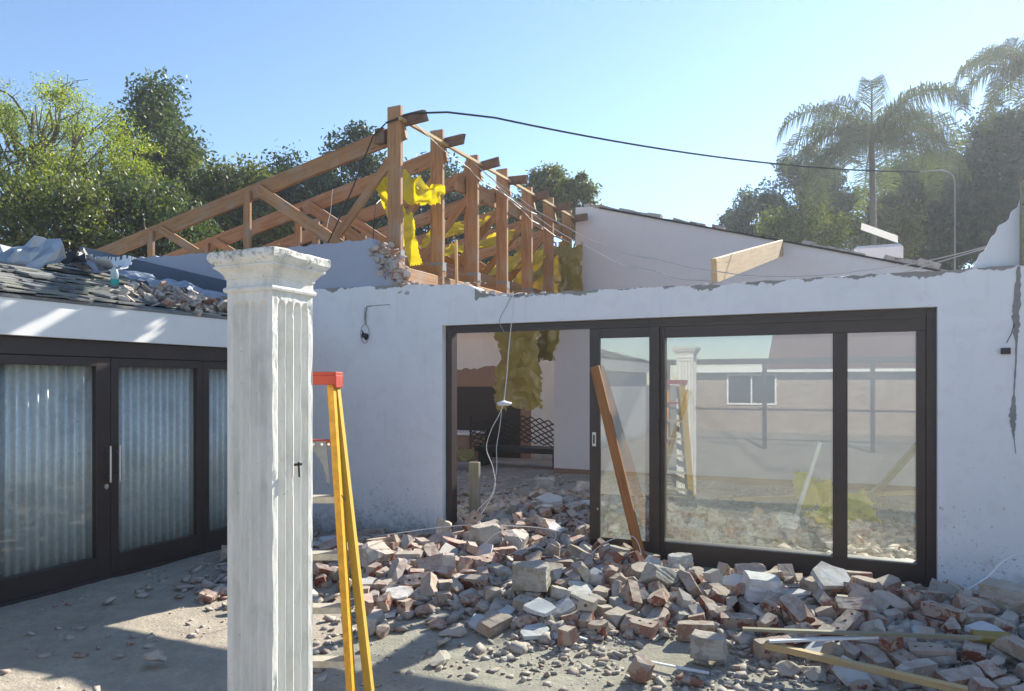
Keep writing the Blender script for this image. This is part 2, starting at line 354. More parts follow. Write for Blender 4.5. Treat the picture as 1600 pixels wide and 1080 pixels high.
# ---------------------------------------------------------------- rubble pieces (unit meshes, centred at their middle)
def _noise3(p, s, seed):
    return noise.noise(Vector((p[0]*s+seed*7.3, p[1]*s-seed*3.1, p[2]*s+seed*1.7)))
def _rough(bm, amp, s, seed):
    for v in bm.verts:
        n = noise.noise_vector(v.co*s + Vector((seed*5.1, seed*2.3, -seed*3.7)))
        v.co += n*amp
def _cut(bm, co, no):
    r = bmesh.ops.bisect_plane(bm, geom=bm.verts[:]+bm.edges[:]+bm.faces[:], plane_co=co, plane_no=no, clear_outer=True)
    e = [x for x in r['geom_cut'] if isinstance(x, bmesh.types.BMEdge)]
    if e:
        f = bmesh.ops.edgeloop_fill(bm, edges=e)['faces']
        bmesh.ops.triangulate(bm, faces=f)
def _cells(bm, L, W, H, holes, depth):
    """top face of a brick as three cells, each with a round hole sunk into it; the other faces plain."""
    n = 3; cw = L/n
    vs = {}
    def V(x, y, z):
        k = (round(x, 5), round(y, 5), round(z, 5))
        if k not in vs: vs[k] = bm.verts.new(k)
        return vs[k]
    for i in range(n):
        x0 = -L/2+i*cw; cx = x0+cw/2; r = holes
        out = [(x0, -W/2), (cx, -W/2), (x0+cw, -W/2), (x0+cw, 0), (x0+cw, W/2), (cx, W/2), (x0, W/2), (x0, 0)]
        inn = [(cx+r*math.cos(a), r*math.sin(a)) for a in [math.radians(225+45*k) for k in range(8)]]
        for k in range(8):
            j = (k+1) % 8
            a, b, c, d = V(*out[k], H/2), V(*out[j], H/2), V(*inn[j], H/2), V(*inn[k], H/2)
            bm.faces.new((a, b, c, d))
            e, f = V(*inn[j], H/2-depth), V(*inn[k], H/2-depth)
            bm.faces.new((d, c, e, f))
            bb = V(*out[k], -H/2), V(*out[j], -H/2)
            if abs(out[k][1]-out[j][1]) < 1e-6:
                bm.faces.new((b, a, bb[0], bb[1]))
            elif (abs(out[k][0]+L/2) < 1e-6 and abs(out[j][0]+L/2) < 1e-6) or (abs(out[k][0]-L/2) < 1e-6 and abs(out[j][0]-L/2) < 1e-6):
                bm.faces.new((b, a, bb[0], bb[1]))
        bm.faces.new([V(*q, H/2-depth) for q in inn])
        bm.faces.new([V(*q, -H/2) for q in reversed(out)])
def piece_bm(kind, seed):
    R = random.Random(seed*101+7)
    bm = bmesh.new()
    L, W, H = .222, .106, .073
    if kind in ('brick', 'half'):
        hol = seed % 2 == 0
        if hol: _cells(bm, L, W, H, .0125, .035)
        else:
            bmesh.ops.create_cube(bm, size=1); bmesh.ops.scale(bm, vec=(L, W, H), verts=bm.verts)
            bmesh.ops.subdivide_edges(bm, edges=bm.edges[:], cuts=5, use_grid_fill=True)
        if kind == 'half' :
            _cut(bm, (R.uniform(-.055, .04), 0, 0), Vector((1, R.uniform(-.5, .5), R.uniform(-.35, .35))).normalized())
        for _ in range(5):
            s = [R.choice((-1, 1)) for _ in range(3)]
            c = Vector((s[0]*L/2*(.2 if kind == 'half' and s[0] > 0 else 1), s[1]*W/2, s[2]*H/2))
            n = Vector((s[0]*R.uniform(.4, 1), s[1]*R.uniform(.4, 1), s[2]*R.uniform(.5, 1))).normalized()
            if not hol or R.random() < .5: _cut(bm, c-n*R.uniform(.008, .034), n)
        _rough(bm, .0042, 30, seed)
    elif kind == 'lump':                       # a broken lump of brick or mortar
        q = [Vector((R.gauss(0, 1), R.gauss(0, 1), R.gauss(0, 1))).normalized() for _ in range(18)]
        sx, sy, sz = [(.035, .03, .02), (.09, .06, .04), (.05, .04, .03), (.1, .05, .03), (.045, .04, .035), (.075, .055, .04), (.03, .025, .02), (.06, .045, .022)][seed % 8]
        vs = [bm.verts.new((a.x*sx, a.y*sy, a.z*sz)) for a in q]
        r = bmesh.ops.convex_hull(bm, input=vs)
        bmesh.ops.delete(bm, geom=[v for v in bm.verts if not v.link_faces], context='VERTS')
        bmesh.ops.subdivide_edges(bm, edges=bm.edges[:], cuts=1, use_grid_fill=True)
        _rough(bm, .007, 22, seed)
    elif kind == 'slab':                       # flat piece of plaster or screed
        n = R.randint(5, 8); T = R.uniform(.014, .03)
        rr = [R.uniform(.06, .12) for _ in range(n)]
        pts = [(rr[i]*1.3*math.cos(6.283*i/n+R.uniform(-.2, .2)), rr[i]*math.sin(6.283*i/n+R.uniform(-.2, .2))) for i in range(n)]
        f = bm.faces.new([bm.verts.new((x, y, -T/2)) for x, y in pts])
        e = bmesh.ops.extrude_face_region(bm, geom=[f])
        bmesh.ops.translate(bm, vec=(0, 0, T), verts=[v for v in e['geom'] if isinstance(v, bmesh.types.BMVert)])
        bmesh.ops.subdivide_edges(bm, edges=bm.edges[:], cuts=1)
        bmesh.ops.triangulate(bm, faces=bm.faces[:])
        _rough(bm, .006, 16, seed)
    elif kind == 'block':                      # several bricks still held by their mortar
        A, B, C = R.uniform(.22, .28), R.uniform(.16, .2), R.uniform(.13, .17)
        bmesh.ops.create_cube(bm, size=1); bmesh.ops.scale(bm, vec=(A, B, C), verts=bm.verts)
        bmesh.ops.subdivide_edges(bm, edges=bm.edges[:], cuts=7, use_grid_fill=True)
        for _ in range(7):
            s = [R.choice((-1, 1)) for _ in range(3)]
            c = Vector((s[0]*A/2, s[1]*B/2, s[2]*C/2)); n = Vector((s[0]*R.uniform(.2, 1), s[1]*R.uniform(.3, 1), s[2]*R.uniform(.2, 1))).normalized()
            _cut(bm, c-n*R.uniform(.02, .06), n)
        for v in bm.verts:                     # joints between the courses
            if min(abs(v.co.z-C*.17), abs(v.co.z+C*.17)) < C*.075 and (abs(v.co.x) > A*.42 or abs(v.co.y) > B*.42):
                v.co.x *= .955; v.co.y *= .955
        _rough(bm, .006, 26, seed)
    bm.normal_update()
    bmesh.ops.recalc_face_normals(bm, faces=bm.faces[:])
    return bm
KINDS = [('brick', 6), ('half', 8), ('lump', 8), ('slab', 6), ('block', 4)]

def sm(a, b, x):
    t = max(0., min(1., (x-a)/(b-a))); return t*t*(3-2*t)
def mound(x, y):
    """height of the heap of dust and fine rubble under the bricks"""
    o = sm(4.25, 5.35, y+.22*math.sin(x*2.3)+.25*sm(-2, -4, x))*(1-(.55+.3*sm(-2.2, -1.6, x))*sm(5.5, 6.3, y))
    o *= sm(-5.3, -4.3, x)*(.085+.06*math.exp(-((x+2.9)/.9)**2)+.035*math.exp(-((x-.1)/.7)**2)-.03*math.exp(-((x+.9)/.5)**2))
    i = 0.
    if y > 6.2:
        i = .30*math.exp(-((x+2.75)/.95)**2-((y-7.5)/.85)**2)+.12*math.exp(-((x+.5)/1.6)**2-((y-7.9)/.9)**2)
        i *= sm(6.2, 6.8, y) if x > -3.6 else sm(6.4, 6.9, y)
    d = .13*math.exp(-((x+2.95)/.55)**2-((y-6.45)/.5)**2)
    return max(0., o+i+d + .018*noise.noise(Vector((x*3, y*3, 0)))*min(1, (o+i+d)*15))
REST = """
l0 -1.728 5.542 0.114 0.17 -0.56 1.7
b5 -1.896 5.826 0.12 -0.12 -0.13 -1.18
h3 1.203 5.76 0.068 1.06 1.08 -1.82
h7 -1.599 5.817 0.109 0.0 -0.17 -1.92
h3 -3.555 10.162 0.058 -1.95 1.88 0.79
s3 -2.058 8.374 0.156 0.1 -0.19 -2.91
s1 1.722 5.605 0.097 0.03 0.11 1.26
b2 0.549 6.194 0.062 0.01 -0.06 -1.79
s1 -3.014 4.869 0.096 0.19 -0.05 0.19
b0 -4.308 5.32 0.131 -0.05 0.01 0.29
l0 0.242 5.497 0.141 0.19 -0.44 -2.09
b4 -2.22 6.835 0.24 0.26 -0.17 1.42
s0 -3.55 7.488 0.232 0.29 -0.12 -1.14
h6 -2.888 7.326 0.338 -1.8 1.12 0.12
h5 -4.099 4.763 0.026 -0.23 1.39 2.26
h7 -3.056 6.263 0.217 3.11 -0.16 1.18
b5 0.426 5.18 0.151 0.05 -0.01 2.4
h4 -2.331 7.83 0.271 -0.71 1.97 0.37
h7 0.93 9.682 0.036 1.3 1.18 0.49
h5 -0.748 6.334 -0.038 0.48 1.46 1.19
h7 0.293 3.794 0.02 1.31 1.17 -1.38
h0 -3.132 5.73 0.112 -1.35 1.86 0.19
l0 -1.225 7.178 0.098 -1.25 0.92 -2.21
h5 -2.677 6.338 0.117 -0.92 1.76 -1.61
h5 -2.532 8.472 0.111 -1.61 1.81 0.95
b3 -1.702 4.833 0.106 -0.12 0.08 -1.92
b4 -1.046 7.934 0.165 0.02 0.08 2.71
h3 -1.965 8.218 0.151 -1.92 2.11 0.42
b0 1.272 5.193 0.116 -0.03 -0.07 1.97
l4 -2.681 11.391 0.077 0.59 1.96 -1.18
s1 1.529 5.432 0.108 0.01 0.07 -0.82
b4 1.653 4.986 0.089 0.04 -0.07 1.67
b4 -0.487 5.76 0.112 3.01 -0.07 0.24
b2 -0.224 4.969 0.099 -0.15 0.1 -2.87
h1 -1.155 5.017 0.01 0.95 2.08 -0.64
h2 -3.586 8.427 0.101 2.29 0.95 -1.13
h6 -3.571 6.044 0.062 -1.97 1.24 -1.29
l0 0.922 4.615 0.062 -0.0 -0.05 -3.13
b1 -0.973 5.944 0.07 0.08 0.02 -2.95
h4 1.108 5.632 0.055 1.51 1.39 -0.34
l6 -1.252 5.052 0.079 -0.15 -0.26 -0.46
l5 -0.079 4.69 0.059 0.56 -0.08 0.04
b3 -2.866 5.663 0.192 0.01 0.03 -2.25
h1 -3.279 5.564 0.095 -2.15 1.17 1.23
l5 -1.26 5.133 0.097 0.33 -0.07 -1.47
l2 -0.257 3.69 0.018 -0.89 2.51 -0.03
l3 -3.233 5.791 0.148 0.18 -3.01 0.36
h1 -3.872 5.829 0.048 -2.33 1.16 -0.38
h4 -2.651 4.57 0.016 -0.99 1.59 1.54
h2 -2.223 6.247 0.073 -1.17 2.15 0.28
b2 -0.652 5.525 0.133 1.66 0.02 -1.42
l4 -1.763 5.724 0.119 0.05 0.29 1.61
h1 -2.378 7.541 0.307 -1.63 1.3 1.42
s2 2.173 5.983 0.05 0.1 0.1 2.67
b2 -2.629 5.532 0.199 -1.59 -0.03 -2.15
h5 -0.517 5.34 0.024 1.94 1.55 -0.79
l3 0.811 4.508 0.067 0.4 -0.06 0.88
h3 -3.212 7.817 0.266 -1.25 1.67 0.24
l1 -3.944 3.926 0.032 -0.48 0.01 -2.82
h5 -1.969 7.142 0.147 -1.14 1.94 -0.92
h5 -4.238 6.081 0.007 -2.05 1.71 0.65
l6 -3.381 5.679 0.144 -0.42 2.84 1.33
h6 -1.467 5.203 0.062 -1.95 1.24 0.57
h4 -1.519 4.75 0.012 -1.73 1.69 0.93
b4 -3.461 5.602 0.185 1.53 0.03 2.4
h5 -1.489 4.943 0.011 2.16 1.68 -0.09
b1 -3.819 5.019 0.132 -3.13 -0.02 0.56
l5 -0.264 5.636 0.121 0.37 0.14 1.52
b1 -1.642 6.373 0.076 -1.6 -0.08 2.8
h7 1.244 6.002 0.057 1.31 1.28 1.49
l2 -3.267 6.835 0.251 1.96 0.61 1.83
b3 1.682 5.77 0.106 0.13 3.11 -0.44
h1 -3.686 6.491 0.031 -1.72 1.23 -1.17
b2 0.777 10.226 0.055 0.02 -0.01 1.1
l5 -2.07 7.427 0.283 0.18 0.25 -1.41
h3 -3.52 5.155 0.112 0.72 1.32 2.48
h2 -3.07 6.335 0.245 -1.32 0.0 -0.62
b3 -3.566 5.824 0.141 0.1 -0.11 -1.6
b1 -4.149 5.585 0.132 -0.07 -0.03 1.42
h1 -2.215 5.771 0.064 1.0 2.08 0.84
h0 -3.179 4.925 0.066 -1.99 1.92 -0.44
h4 -3.25 4.995 0.215 -1.29 -1.82 1.37
h0 -2.652 6.208 0.12 -1.73 1.95 0.17
l3 -1.843 5.522 0.132 -0.35 -0.05 0.07
h5 -1.305 9.003 -0.016 -2.14 1.69 0.34
h6 -1.563 4.583 0.007 -1.84 1.17 1.33
h2 -3.128 7.474 0.328 1.71 0.93 0.7
b5 -2.553 6.31 0.23 0.37 -0.42 -2.52
h6 -1.76 5.85 0.048 -2.36 1.36 0.76
h4 -1.667 5.378 0.062 1.86 1.4 -0.93
b4 -3.289 5.133 0.184 1.73 -0.06 0.17
h4 -1.148 5.318 0.035 -1.56 1.7 1.39
l6 -1.971 6.418 0.063 2.64 0.47 -0.85
h4 -3.322 5.296 0.103 -1.23 1.7 -0.87
h5 -2.115 5.735 0.051 -1.47 1.67 0.07
b3 0.103 4.592 0.078 -0.14 -0.08 2.17
h6 -2.631 7.485 0.355 0.73 1.87 1.67
h3 -3.919 5.736 0.09 1.03 1.22 -0.72
h3 0.773 5.195 0.098 -1.96 1.95 -0.21
h3 -2.934 5.98 0.146 1.05 1.19 2.22
h2 -3.884 6.058 0.066 2.19 0.95 -1.06
b3 -3.322 5.686 0.227 -0.49 0.36 -2.45
b5 -4.285 5.73 0.124 3.08 0.03 1.21
h2 -2.758 6.787 0.288 -0.67 2.15 -1.52
h1 -3.54 5.25 0.079 0.85 1.86 -0.09
b2 0.984 4.934 0.141 -1.62 0.06 -0.97
s2 0.388 5.756 0.104 0.17 -3.11 0.34
b1 1.903 5.557 0.136 1.51 -0.01 -0.44
h0 -0.351 5.477 0.072 -1.06 1.89 1.24
s1 -2.127 6.018 0.09 -0.1 0.03 -0.63
h4 -1.779 8.178 0.101 -1.07 1.97 1.04
l1 -1.39 5.973 0.078 0.58 0.48 1.0
b2 -2.521 4.799 0.151 1.82 -0.01 0.1
s5 0.336 5.059 0.128 0.03 -0.06 1.04
l7 -4.956 3.68 0.017 2.94 -0.4 0.88
b1 -0.97 5.604 0.102 0.0 0.11 1.56
h7 -3.654 5.633 0.134 1.45 1.06 -1.48
s4 1.331 5.832 0.111 -0.75 0.08 -1.81
h7 -2.111 6.426 0.089 -1.87 2.16 -0.49
l3 -3.452 5.054 0.123 -2.83 -0.27 0.44
h3 -0.73 8.08 0.132 1.03 1.3 0.27
b3 -4.204 5.966 0.105 0.07 0.05 3.0
l2 -3.101 8.463 0.16 -0.0 -0.02 2.77
h2 -1.887 8.075 0.168 -0.52 2.13 -0.17
s3 -1.612 6.244 0.029 -0.04 0.02 -0.4
b2 -3.793 5.991 0.138 -0.02 0.02 1.65
b5 -2.459 8.606 0.187 1.42 -0.2 -0.94
s5 -0.189 4.669 0.064 0.43 -0.05 -1.15
h2 -2.94 6.556 0.251 2.68 1.15 -0.34
h1 0.836 5.885 0.026 -2.45 1.28 0.78
h7 -5.185 5.007 0.024 1.42 1.15 -1.04
s2 -2.175 4.555 0.072 -0.19 -0.08 2.88
h7 -2.55 5.248 0.157 1.19 1.16 -2.32
b4 -0.459 6.027 0.074 3.01 -0.02 0.23
h2 -3.446 4.791 0.117 -1.71 0.21 -1.72
s5 -0.391 7.704 0.142 -0.08 0.02 2.69
h6 -1.577 5.996 0.015 1.29 2.02 0.83
l7 -1.043 6.233 0.027 2.92 -0.4 -0.17
l6 -1.893 7.009 0.166 -0.61 -0.23 -1.93
h5 -2.633 6.826 0.222 0.23 1.26 2.52
s0 -1.885 4.509 0.135 -0.25 -3.13 0.49
h5 -0.039 6.122 -0.021 -0.58 1.48 -0.24
h6 -0.934 5.599 0.116 -2.3 1.33 0.22
l3 -1.393 5.309 0.112 -0.41 -0.18 -2.04
h0 -3.155 5.04 0.094 -0.94 1.7 1.94
b4 0.391 4.711 0.114 -0.12 0.1 -3.07
l4 -3.232 8.039 0.254 0.85 -0.3 -1.99
h6 -2.462 7.801 0.303 1.69 1.79 -0.7
h7 -1.873 6.429 0.061 -1.99 2.07 -0.19
l3 -2.163 3.69 0.03 0.23 -0.03 1.56
l7 -0.012 4.996 0.107 0.02 -0.34 0.77
b5 -2.115 5.265 0.182 0.55 0.22 0.77
s0 0.739 4.103 0.021 -0.02 -3.11 -0.65
s2 0.082 5.555 0.204 0.0 0.04 2.64
h3 -2.198 5.877 0.124 -0.26 2.67 1.2
h1 -2.836 8.544 0.109 -2.58 1.09 -0.05
h3 -2.066 8.142 0.184 -1.6 2.11 0.32
b0 -1.656 5.516 0.167 0.15 -0.47 -1.99
l2 -2.593 8.863 0.104 -0.12 -0.16 2.39
h7 -2.214 7.63 0.32 1.05 0.94 -2.32
h2 -1.408 5.15 0.081 -1.2 1.99 1.22
h0 -0.065 4.577 0.063 -1.62 0.52 0.7
b5 -4.165 5.236 0.179 -0.38 0.28 -2.13
h5 -0.531 8.213 0.07 0.09 1.41 -1.02
s5 1.182 5.328 0.148 0.36 2.72 -0.36
b1 -3.79 4.695 0.113 1.78 0.04 0.03
b2 -3.068 8.655 0.149 -0.08 0.07 1.38
l2 -2.705 5.318 0.164 -0.25 -0.16 0.27
l1 -4.341 4.391 0.069 0.41 -2.98 -0.55
h5 -3.993 5.174 0.107 -1.53 1.96 0.93
h2 -1.795 5.776 0.161 -0.86 2.19 0.42
s4 -3.592 5.397 0.129 0.04 0.01 -0.48
h1 -3.413 6.401 0.095 -1.69 1.06 -0.34
h5 -2.138 7.846 0.209 -0.73 1.75 0.08
h4 -0.022 5.469 0.078 -0.92 1.78 1.38
h1 -3.401 5.317 0.093 0.71 1.95 -1.96
b3 0.684 6.249 0.092 -0.58 -0.51 -2.43
h1 0.476 5.472 0.081 0.8 1.88 1.84
b3 -2.084 5.846 0.177 1.55 0.49 0.37
h3 -4.331 4.642 0.07 1.05 1.18 1.42
b4 1.88 6.008 0.078 0.02 -0.14 -1.58
s4 -1.799 5.617 0.156 -0.0 0.14 3.04
b2 -2.102 4.283 0.064 -0.23 3.06 1.31
h5 -3.534 4.857 0.028 1.6 1.38 1.4
h5 -4.326 4.762 0.026 0.71 1.41 0.5
h7 -3.894 4.47 0.066 -0.03 -0.04 2.13
l0 -3.472 5.385 0.137 -0.03 -3.06 -0.72
h0 1.322 6.005 0.015 -1.22 1.83 -1.1
h7 -3.972 4.764 0.108 -0.53 1.23 -2.28
k2 -2.677 7.789 0.435 0.24 -0.03 3.12
s4 1.35 5.64 0.117 -0.27 0.06 -1.22
h2 0.729 6.147 0.134 -0.89 2.22 1.28
h5 -3.458 7.115 0.154 2.02 1.31 -0.01
l6 1.433 6.087 0.047 -0.02 -0.89 -1.99
k3 -1.29 5.34 0.191 0.56 -0.6 -2.22
l4 -2.924 5.005 0.13 -1.21 -1.82 -1.62
h4 -1.74 6.105 -0.001 -0.38 1.73 -0.43
l4 1.167 4.742 0.072 -2.26 1.06 0.98
h0 -3.514 4.621 0.013 2.22 1.19 0.61
h5 -2.599 8.181 0.182 0.79 1.16 -1.84
b3 -1.622 8.468 0.131 -0.11 -0.02 -0.2
h1 -1.936 5.344 0.093 2.78 1.18 -0.72
s3 -0.212 5.85 0.117 2.65 0.2 -0.39
b2 1.204 4.385 0.051 -0.03 0.09 -1.53
l5 -1.472 5.852 0.088 2.88 0.08 1.06
b0 1.307 4.787 0.104 1.66 0.11 -0.24
l4 -4.122 6.368 0.059 0.65 1.97 0.3
b0 -0.238 8.112 0.164 0.04 -0.04 -2.61
h5 -1.069 7.773 0.079 0.78 1.44 -0.13
b4 -3.205 6.056 0.253 0.24 -0.93 -1.79
b2 -1.34 6.12 0.09 -0.01 0.37 1.19
h2 -2.271 5.781 0.174 1.61 0.88 -1.23
l5 0.733 4.85 0.123 0.35 -2.7 -0.29
l5 -3.0 5.887 0.194 2.82 -0.03 1.09
h7 -3.745 5.605 0.13 1.16 1.03 -0.48
h6 -0.951 5.991 0.079 1.3 2.06 1.17
b0 -2.637 8.476 0.203 0.03 0.22 1.49
k3 -3.453 5.959 0.244 -1.64 -0.59 -1.0
l7 -0.419 5.548 0.105 -0.22 -2.78 -0.64
l5 -2.485 4.225 0.031 0.47 0.06 0.74
h6 0.632 4.59 0.032 1.12 2.06 -1.38
b1 -4.831 5.51 0.082 -0.11 -0.09 0.74
h1 -0.061 5.86 0.116 2.11 1.76 0.62
b1 -3.952 4.903 0.176 0.51 -0.24 -0.33
b3 -1.199 4.965 0.161 -0.54 0.08 1.69
b1 -1.731 7.455 0.211 -0.2 0.01 -1.91
h5 -1.529 5.215 0.118 1.18 1.24 0.6
l1 -4.134 6.276 0.08 0.76 0.33 2.76
s0 0.687 4.993 0.196 0.02 -0.09 1.6
h4 -4.295 4.948 0.058 -1.21 1.65 0.72
h7 -2.034 8.692 0.107 -1.52 1.93 -0.53
l6 -1.165 5.071 0.067 2.59 0.5 -1.29
h3 -2.65 6.918 0.293 1.64 1.11 1.23
b5 -4.46 4.912 0.114 -0.08 0.05 2.78
h3 -1.355 5.846 0.049 -1.69 1.96 0.07
b3 -4.019 6.198 0.089 -0.05 0.01 0.81
b5 -0.895 4.683 0.065 1.61 -0.02 0.28
l1 -2.683 4.391 0.049 -2.65 -0.18 1.05
b0 1.508 5.984 0.078 0.12 0.04 2.8
b0 -1.289 5.578 0.163 -0.0 0.06 0.62
b0 -2.493 5.919 0.206 2.52 -0.11 1.35
h1 0.747 5.834 0.032 0.87 1.84 -1.9
b4 1.176 6.351 0.071 -1.57 -0.01 1.41
l4 -1.066 5.314 0.081 -1.37 -1.93 -0.57
l2 -0.534 5.254 0.095 0.19 -0.04 -0.12
b2 1.58 5.682 0.135 0.15 0.16 2.82
l5 -1.46 4.591 0.049 0.36 -0.18 2.93
h1 -3.21 6.734 0.192 -2.09 0.94 0.51
h2 -1.995 5.732 0.116 -0.5 1.91 1.17
h5 1.581 4.675 -0.032 -0.03 1.39 2.47
b3 -1.151 5.938 0.092 2.79 0.15 -1.53
l4 2.023 5.134 0.083 1.84 -1.23 1.5
l1 -0.362 4.859 0.068 -0.51 -0.13 1.36
l6 -1.21 7.225 0.099 -0.89 0.44 -0.42
b2 0.671 5.238 0.159 1.57 -0.03 -2.73
b1 1.657 5.458 0.145 0.41 -0.04 2.17
b4 1.25 4.592 0.086 1.44 -0.06 -3.1
b5 -3.034 5.033 0.184 -0.86 0.14 -2.3
l2 -1.916 7.852 0.229 -0.53 -0.99 -2.11
l0 0.918 5.485 0.111 0.17 -0.21 2.53
b2 0.652 5.659 0.186 1.55 0.41 1.61
b3 1.116 5.223 0.207 -0.54 -0.14 -0.18
h7 0.946 4.534 0.055 1.58 1.2 0.09
l5 1.101 4.274 0.03 0.46 0.06 1.46
h3 0.519 5.028 0.11 1.21 1.22 1.46
b4 -3.091 4.278 0.057 -1.58 -0.01 2.24
b0 1.994 4.947 0.074 -0.03 -0.14 1.72
b1 0.695 5.45 0.21 -0.26 -2.93 0.41
h0 -1.486 5.357 0.065 1.6 1.27 -0.57
h6 -3.292 7.954 0.201 -1.98 1.0 -1.11
l3 -0.422 5.778 0.185 0.3 -0.14 -1.51
h4 -3.913 8.063 0.059 2.09 1.3 -0.4
h6 -4.349 5.09 0.069 -2.25 1.14 0.87
h2 1.256 4.92 0.107 1.04 0.58 2.38
l1 -0.326 5.818 0.117 0.67 0.11 -1.04
l3 -3.083 8.248 0.231 -0.65 0.04 0.95
h2 -0.481 5.514 0.097 1.35 1.11 1.83
b3 0.083 5.548 0.255 0.01 0.05 2.22
h7 -1.794 5.149 0.205 0.05 2.16 -2.24
h2 0.278 6.074 0.04 2.02 0.88 -1.46
l4 -1.291 4.564 0.028 0.41 2.03 0.24
h6 -1.865 5.107 0.119 0.69 1.88 -1.55
l6 0.813 11.379 0.034 0.37 0.97 -0.96
h6 -0.842 5.491 0.041 -2.1 1.26 -1.24
b1 -1.405 4.744 0.075 -0.1 3.09 1.24
h5 -2.237 5.329 0.076 0.02 1.49 -2.52
k2 -2.069 4.795 0.261 -0.14 0.02 -2.95
h3 -2.068 6.849 0.163 -1.19 2.0 -1.51
h5 -3.196 4.537 -0.029 0.75 1.33 1.27
b1 0.817 4.819 0.168 -0.07 0.23 -0.66
h6 -3.58 6.493 0.073 -0.22 1.45 -0.64
l2 -0.058 5.368 0.131 2.22 0.68 1.48
h4 -2.58 6.095 0.136 -0.59 1.77 -0.97
h6 -2.539 6.912 0.253 1.06 2.18 -1.18
s2 -3.395 4.688 0.093 -0.22 0.0 -2.89
b3 0.585 5.894 0.172 -1.38 -2.83 -0.07
l2 -2.189 4.978 0.131 -0.12 -0.17 0.64
b3 -0.031 5.499 0.229 -0.2 -0.19 -0.94
b3 -3.775 5.512 0.16 2.97 -0.12 -0.05
l2 -1.26 5.798 0.068 -0.08 -0.85 2.89
s1 -4.317 5.384 0.204 -0.03 3.11 0.64
l1 1.083 5.787 0.102 -2.81 -0.02 -0.2
l3 -3.019 7.607 0.379 0.61 0.04 -2.1
l1 -1.523 5.064 0.144 -1.13 0.9 -1.77
h3 -1.616 4.797 0.055 -2.39 1.93 0.17
b3 -3.18 8.348 0.222 -0.25 0.05 -2.82
b5 -0.717 5.901 0.174 -0.65 3.09 0.45
b5 -3.138 5.221 0.216 -0.1 -2.8 -0.71
b3 -2.857 4.908 0.166 2.21 0.09 0.02
h3 -1.339 5.061 0.066 1.18 1.08 1.84
b0 -1.383 4.959 0.149 1.93 -0.43 2.01
h2 -2.317 7.102 0.276 -1.61 2.17 0.23
h2 -3.336 6.405 0.149 1.68 0.98 1.62
h4 -1.367 7.052 0.046 0.01 1.67 -2.11
k2 0.878 5.58 0.253 -3.04 -0.0 -0.49
l7 -1.707 5.281 0.12 -0.6 -2.62 0.05
h2 -1.088 5.691 0.097 2.3 0.94 0.79
h1 -2.783 7.464 0.35 1.03 1.95 1.47
b1 -3.644 6.633 0.163 0.17 0.33 2.95
b3 -4.528 5.867 0.096 -0.13 0.04 0.88
h2 -1.6 5.917 0.131 1.75 1.13 -0.12
h1 -0.464 6.15 0.06 -2.18 1.09 -0.11
b2 1.356 5.386 0.191 2.65 0.47 -1.46
h3 -2.833 5.833 0.158 0.17 1.46 -1.36
s3 -2.358 6.254 0.172 -1.85 0.2 -0.89
h3 -0.108 4.808 0.054 2.54 1.24 0.52
b5 -2.834 4.001 0.057 1.56 -0.01 -1.23
s0 0.498 6.127 0.126 0.12 -0.21 -1.13
l4 -3.128 6.956 0.298 -1.12 -2.29 0.98
s2 -1.485 5.494 0.122 0.27 -0.27 2.31
b1 -1.737 6.205 0.095 1.32 0.06 2.93
b3 -4.738 5.666 0.089 -0.02 0.15 2.74
h3 -1.689 7.077 0.114 1.62 1.14 1.64
h7 -1.202 5.733 0.1 2.71 0.91 -0.61
h6 -1.915 5.584 0.113 1.21 1.91 -1.31
h2 -2.402 7.885 0.303 1.92 0.84 -1.68
s4 -2.783 5.423 0.223 -0.33 -0.69 1.68
h5 0.228 4.966 0.052 0.83 1.32 1.21
h2 0.059 7.496 0.104 2.26 1.13 -0.64
h6 -0.957 5.027 0.009 1.06 1.95 -1.48
h0 -3.729 4.617 0.017 2.16 1.16 0.77
b2 -2.566 7.057 0.357 -0.16 0.15 -1.95
l2 -0.245 5.423 0.129 -0.37 -0.72 1.92
l1 -2.438 4.587 0.09 -0.59 0.06 3.0
l1 0.704 4.496 0.073 -0.34 -0.02 0.67
l4 0.521 5.551 0.139 -1.16 -2.03 -1.13
l0 -0.607 5.786 0.072 0.29 -0.07 -2.18
h2 -2.182 7.507 0.292 -1.24 2.3 0.23
b5 0.043 6.213 0.063 0.05 0.04 2.66
h2 -2.795 6.12 0.146 2.03 1.18 -1.12
h7 -2.687 7.909 0.336 -1.25 1.98 0.12
s5 1.049 5.423 0.11 -0.01 0.01 -2.79
b1 -0.558 6.279 0.073 1.54 0.01 1.46
h3 0.801 6.191 0.02 1.0 1.33 0.19
l1 -2.686 5.006 0.153 -0.38 -0.11 -0.04
l7 -0.442 7.852 0.149 -0.21 -2.79 0.4
h3 -4.03 5.711 0.093 1.22 1.28 1.93
s0 -2.582 6.086 0.149 -0.08 -0.04 -2.06
b4 -3.754 4.828 0.118 -0.14 -0.07 2.72
h5 -3.295 7.676 0.22 0.55 1.26 -0.39
l5 -0.078 5.884 0.107 -0.03 3.1 -0.11
l0 -0.613 5.675 0.087 0.29 -0.18 -2.82
h6 -3.095 4.629 0.013 -1.9 1.1 0.88
l5 -2.884 6.772 0.32 0.39 0.09 2.2
h6 -2.813 5.997 0.116 0.79 1.93 0.44
h0 -2.348 8.633 0.098 1.65 0.99 -1.65
h6 -1.036 6.108 -0.008 1.09 1.97 1.26
l1 0.948 4.824 0.111 -0.55 -0.14 2.23
h0 -2.371 5.714 0.098 1.64 1.09 -1.89
s1 1.232 5.537 0.109 -0.02 -0.0 -0.05
b0 -2.103 5.428 0.174 -1.49 0.07 0.69
b0 0.02 5.943 0.105 -0.17 -0.17 -0.52
h7 -3.399 6.994 0.252 2.93 -0.25 0.92
h2 -3.332 4.915 0.12 0.04 -0.17 1.41
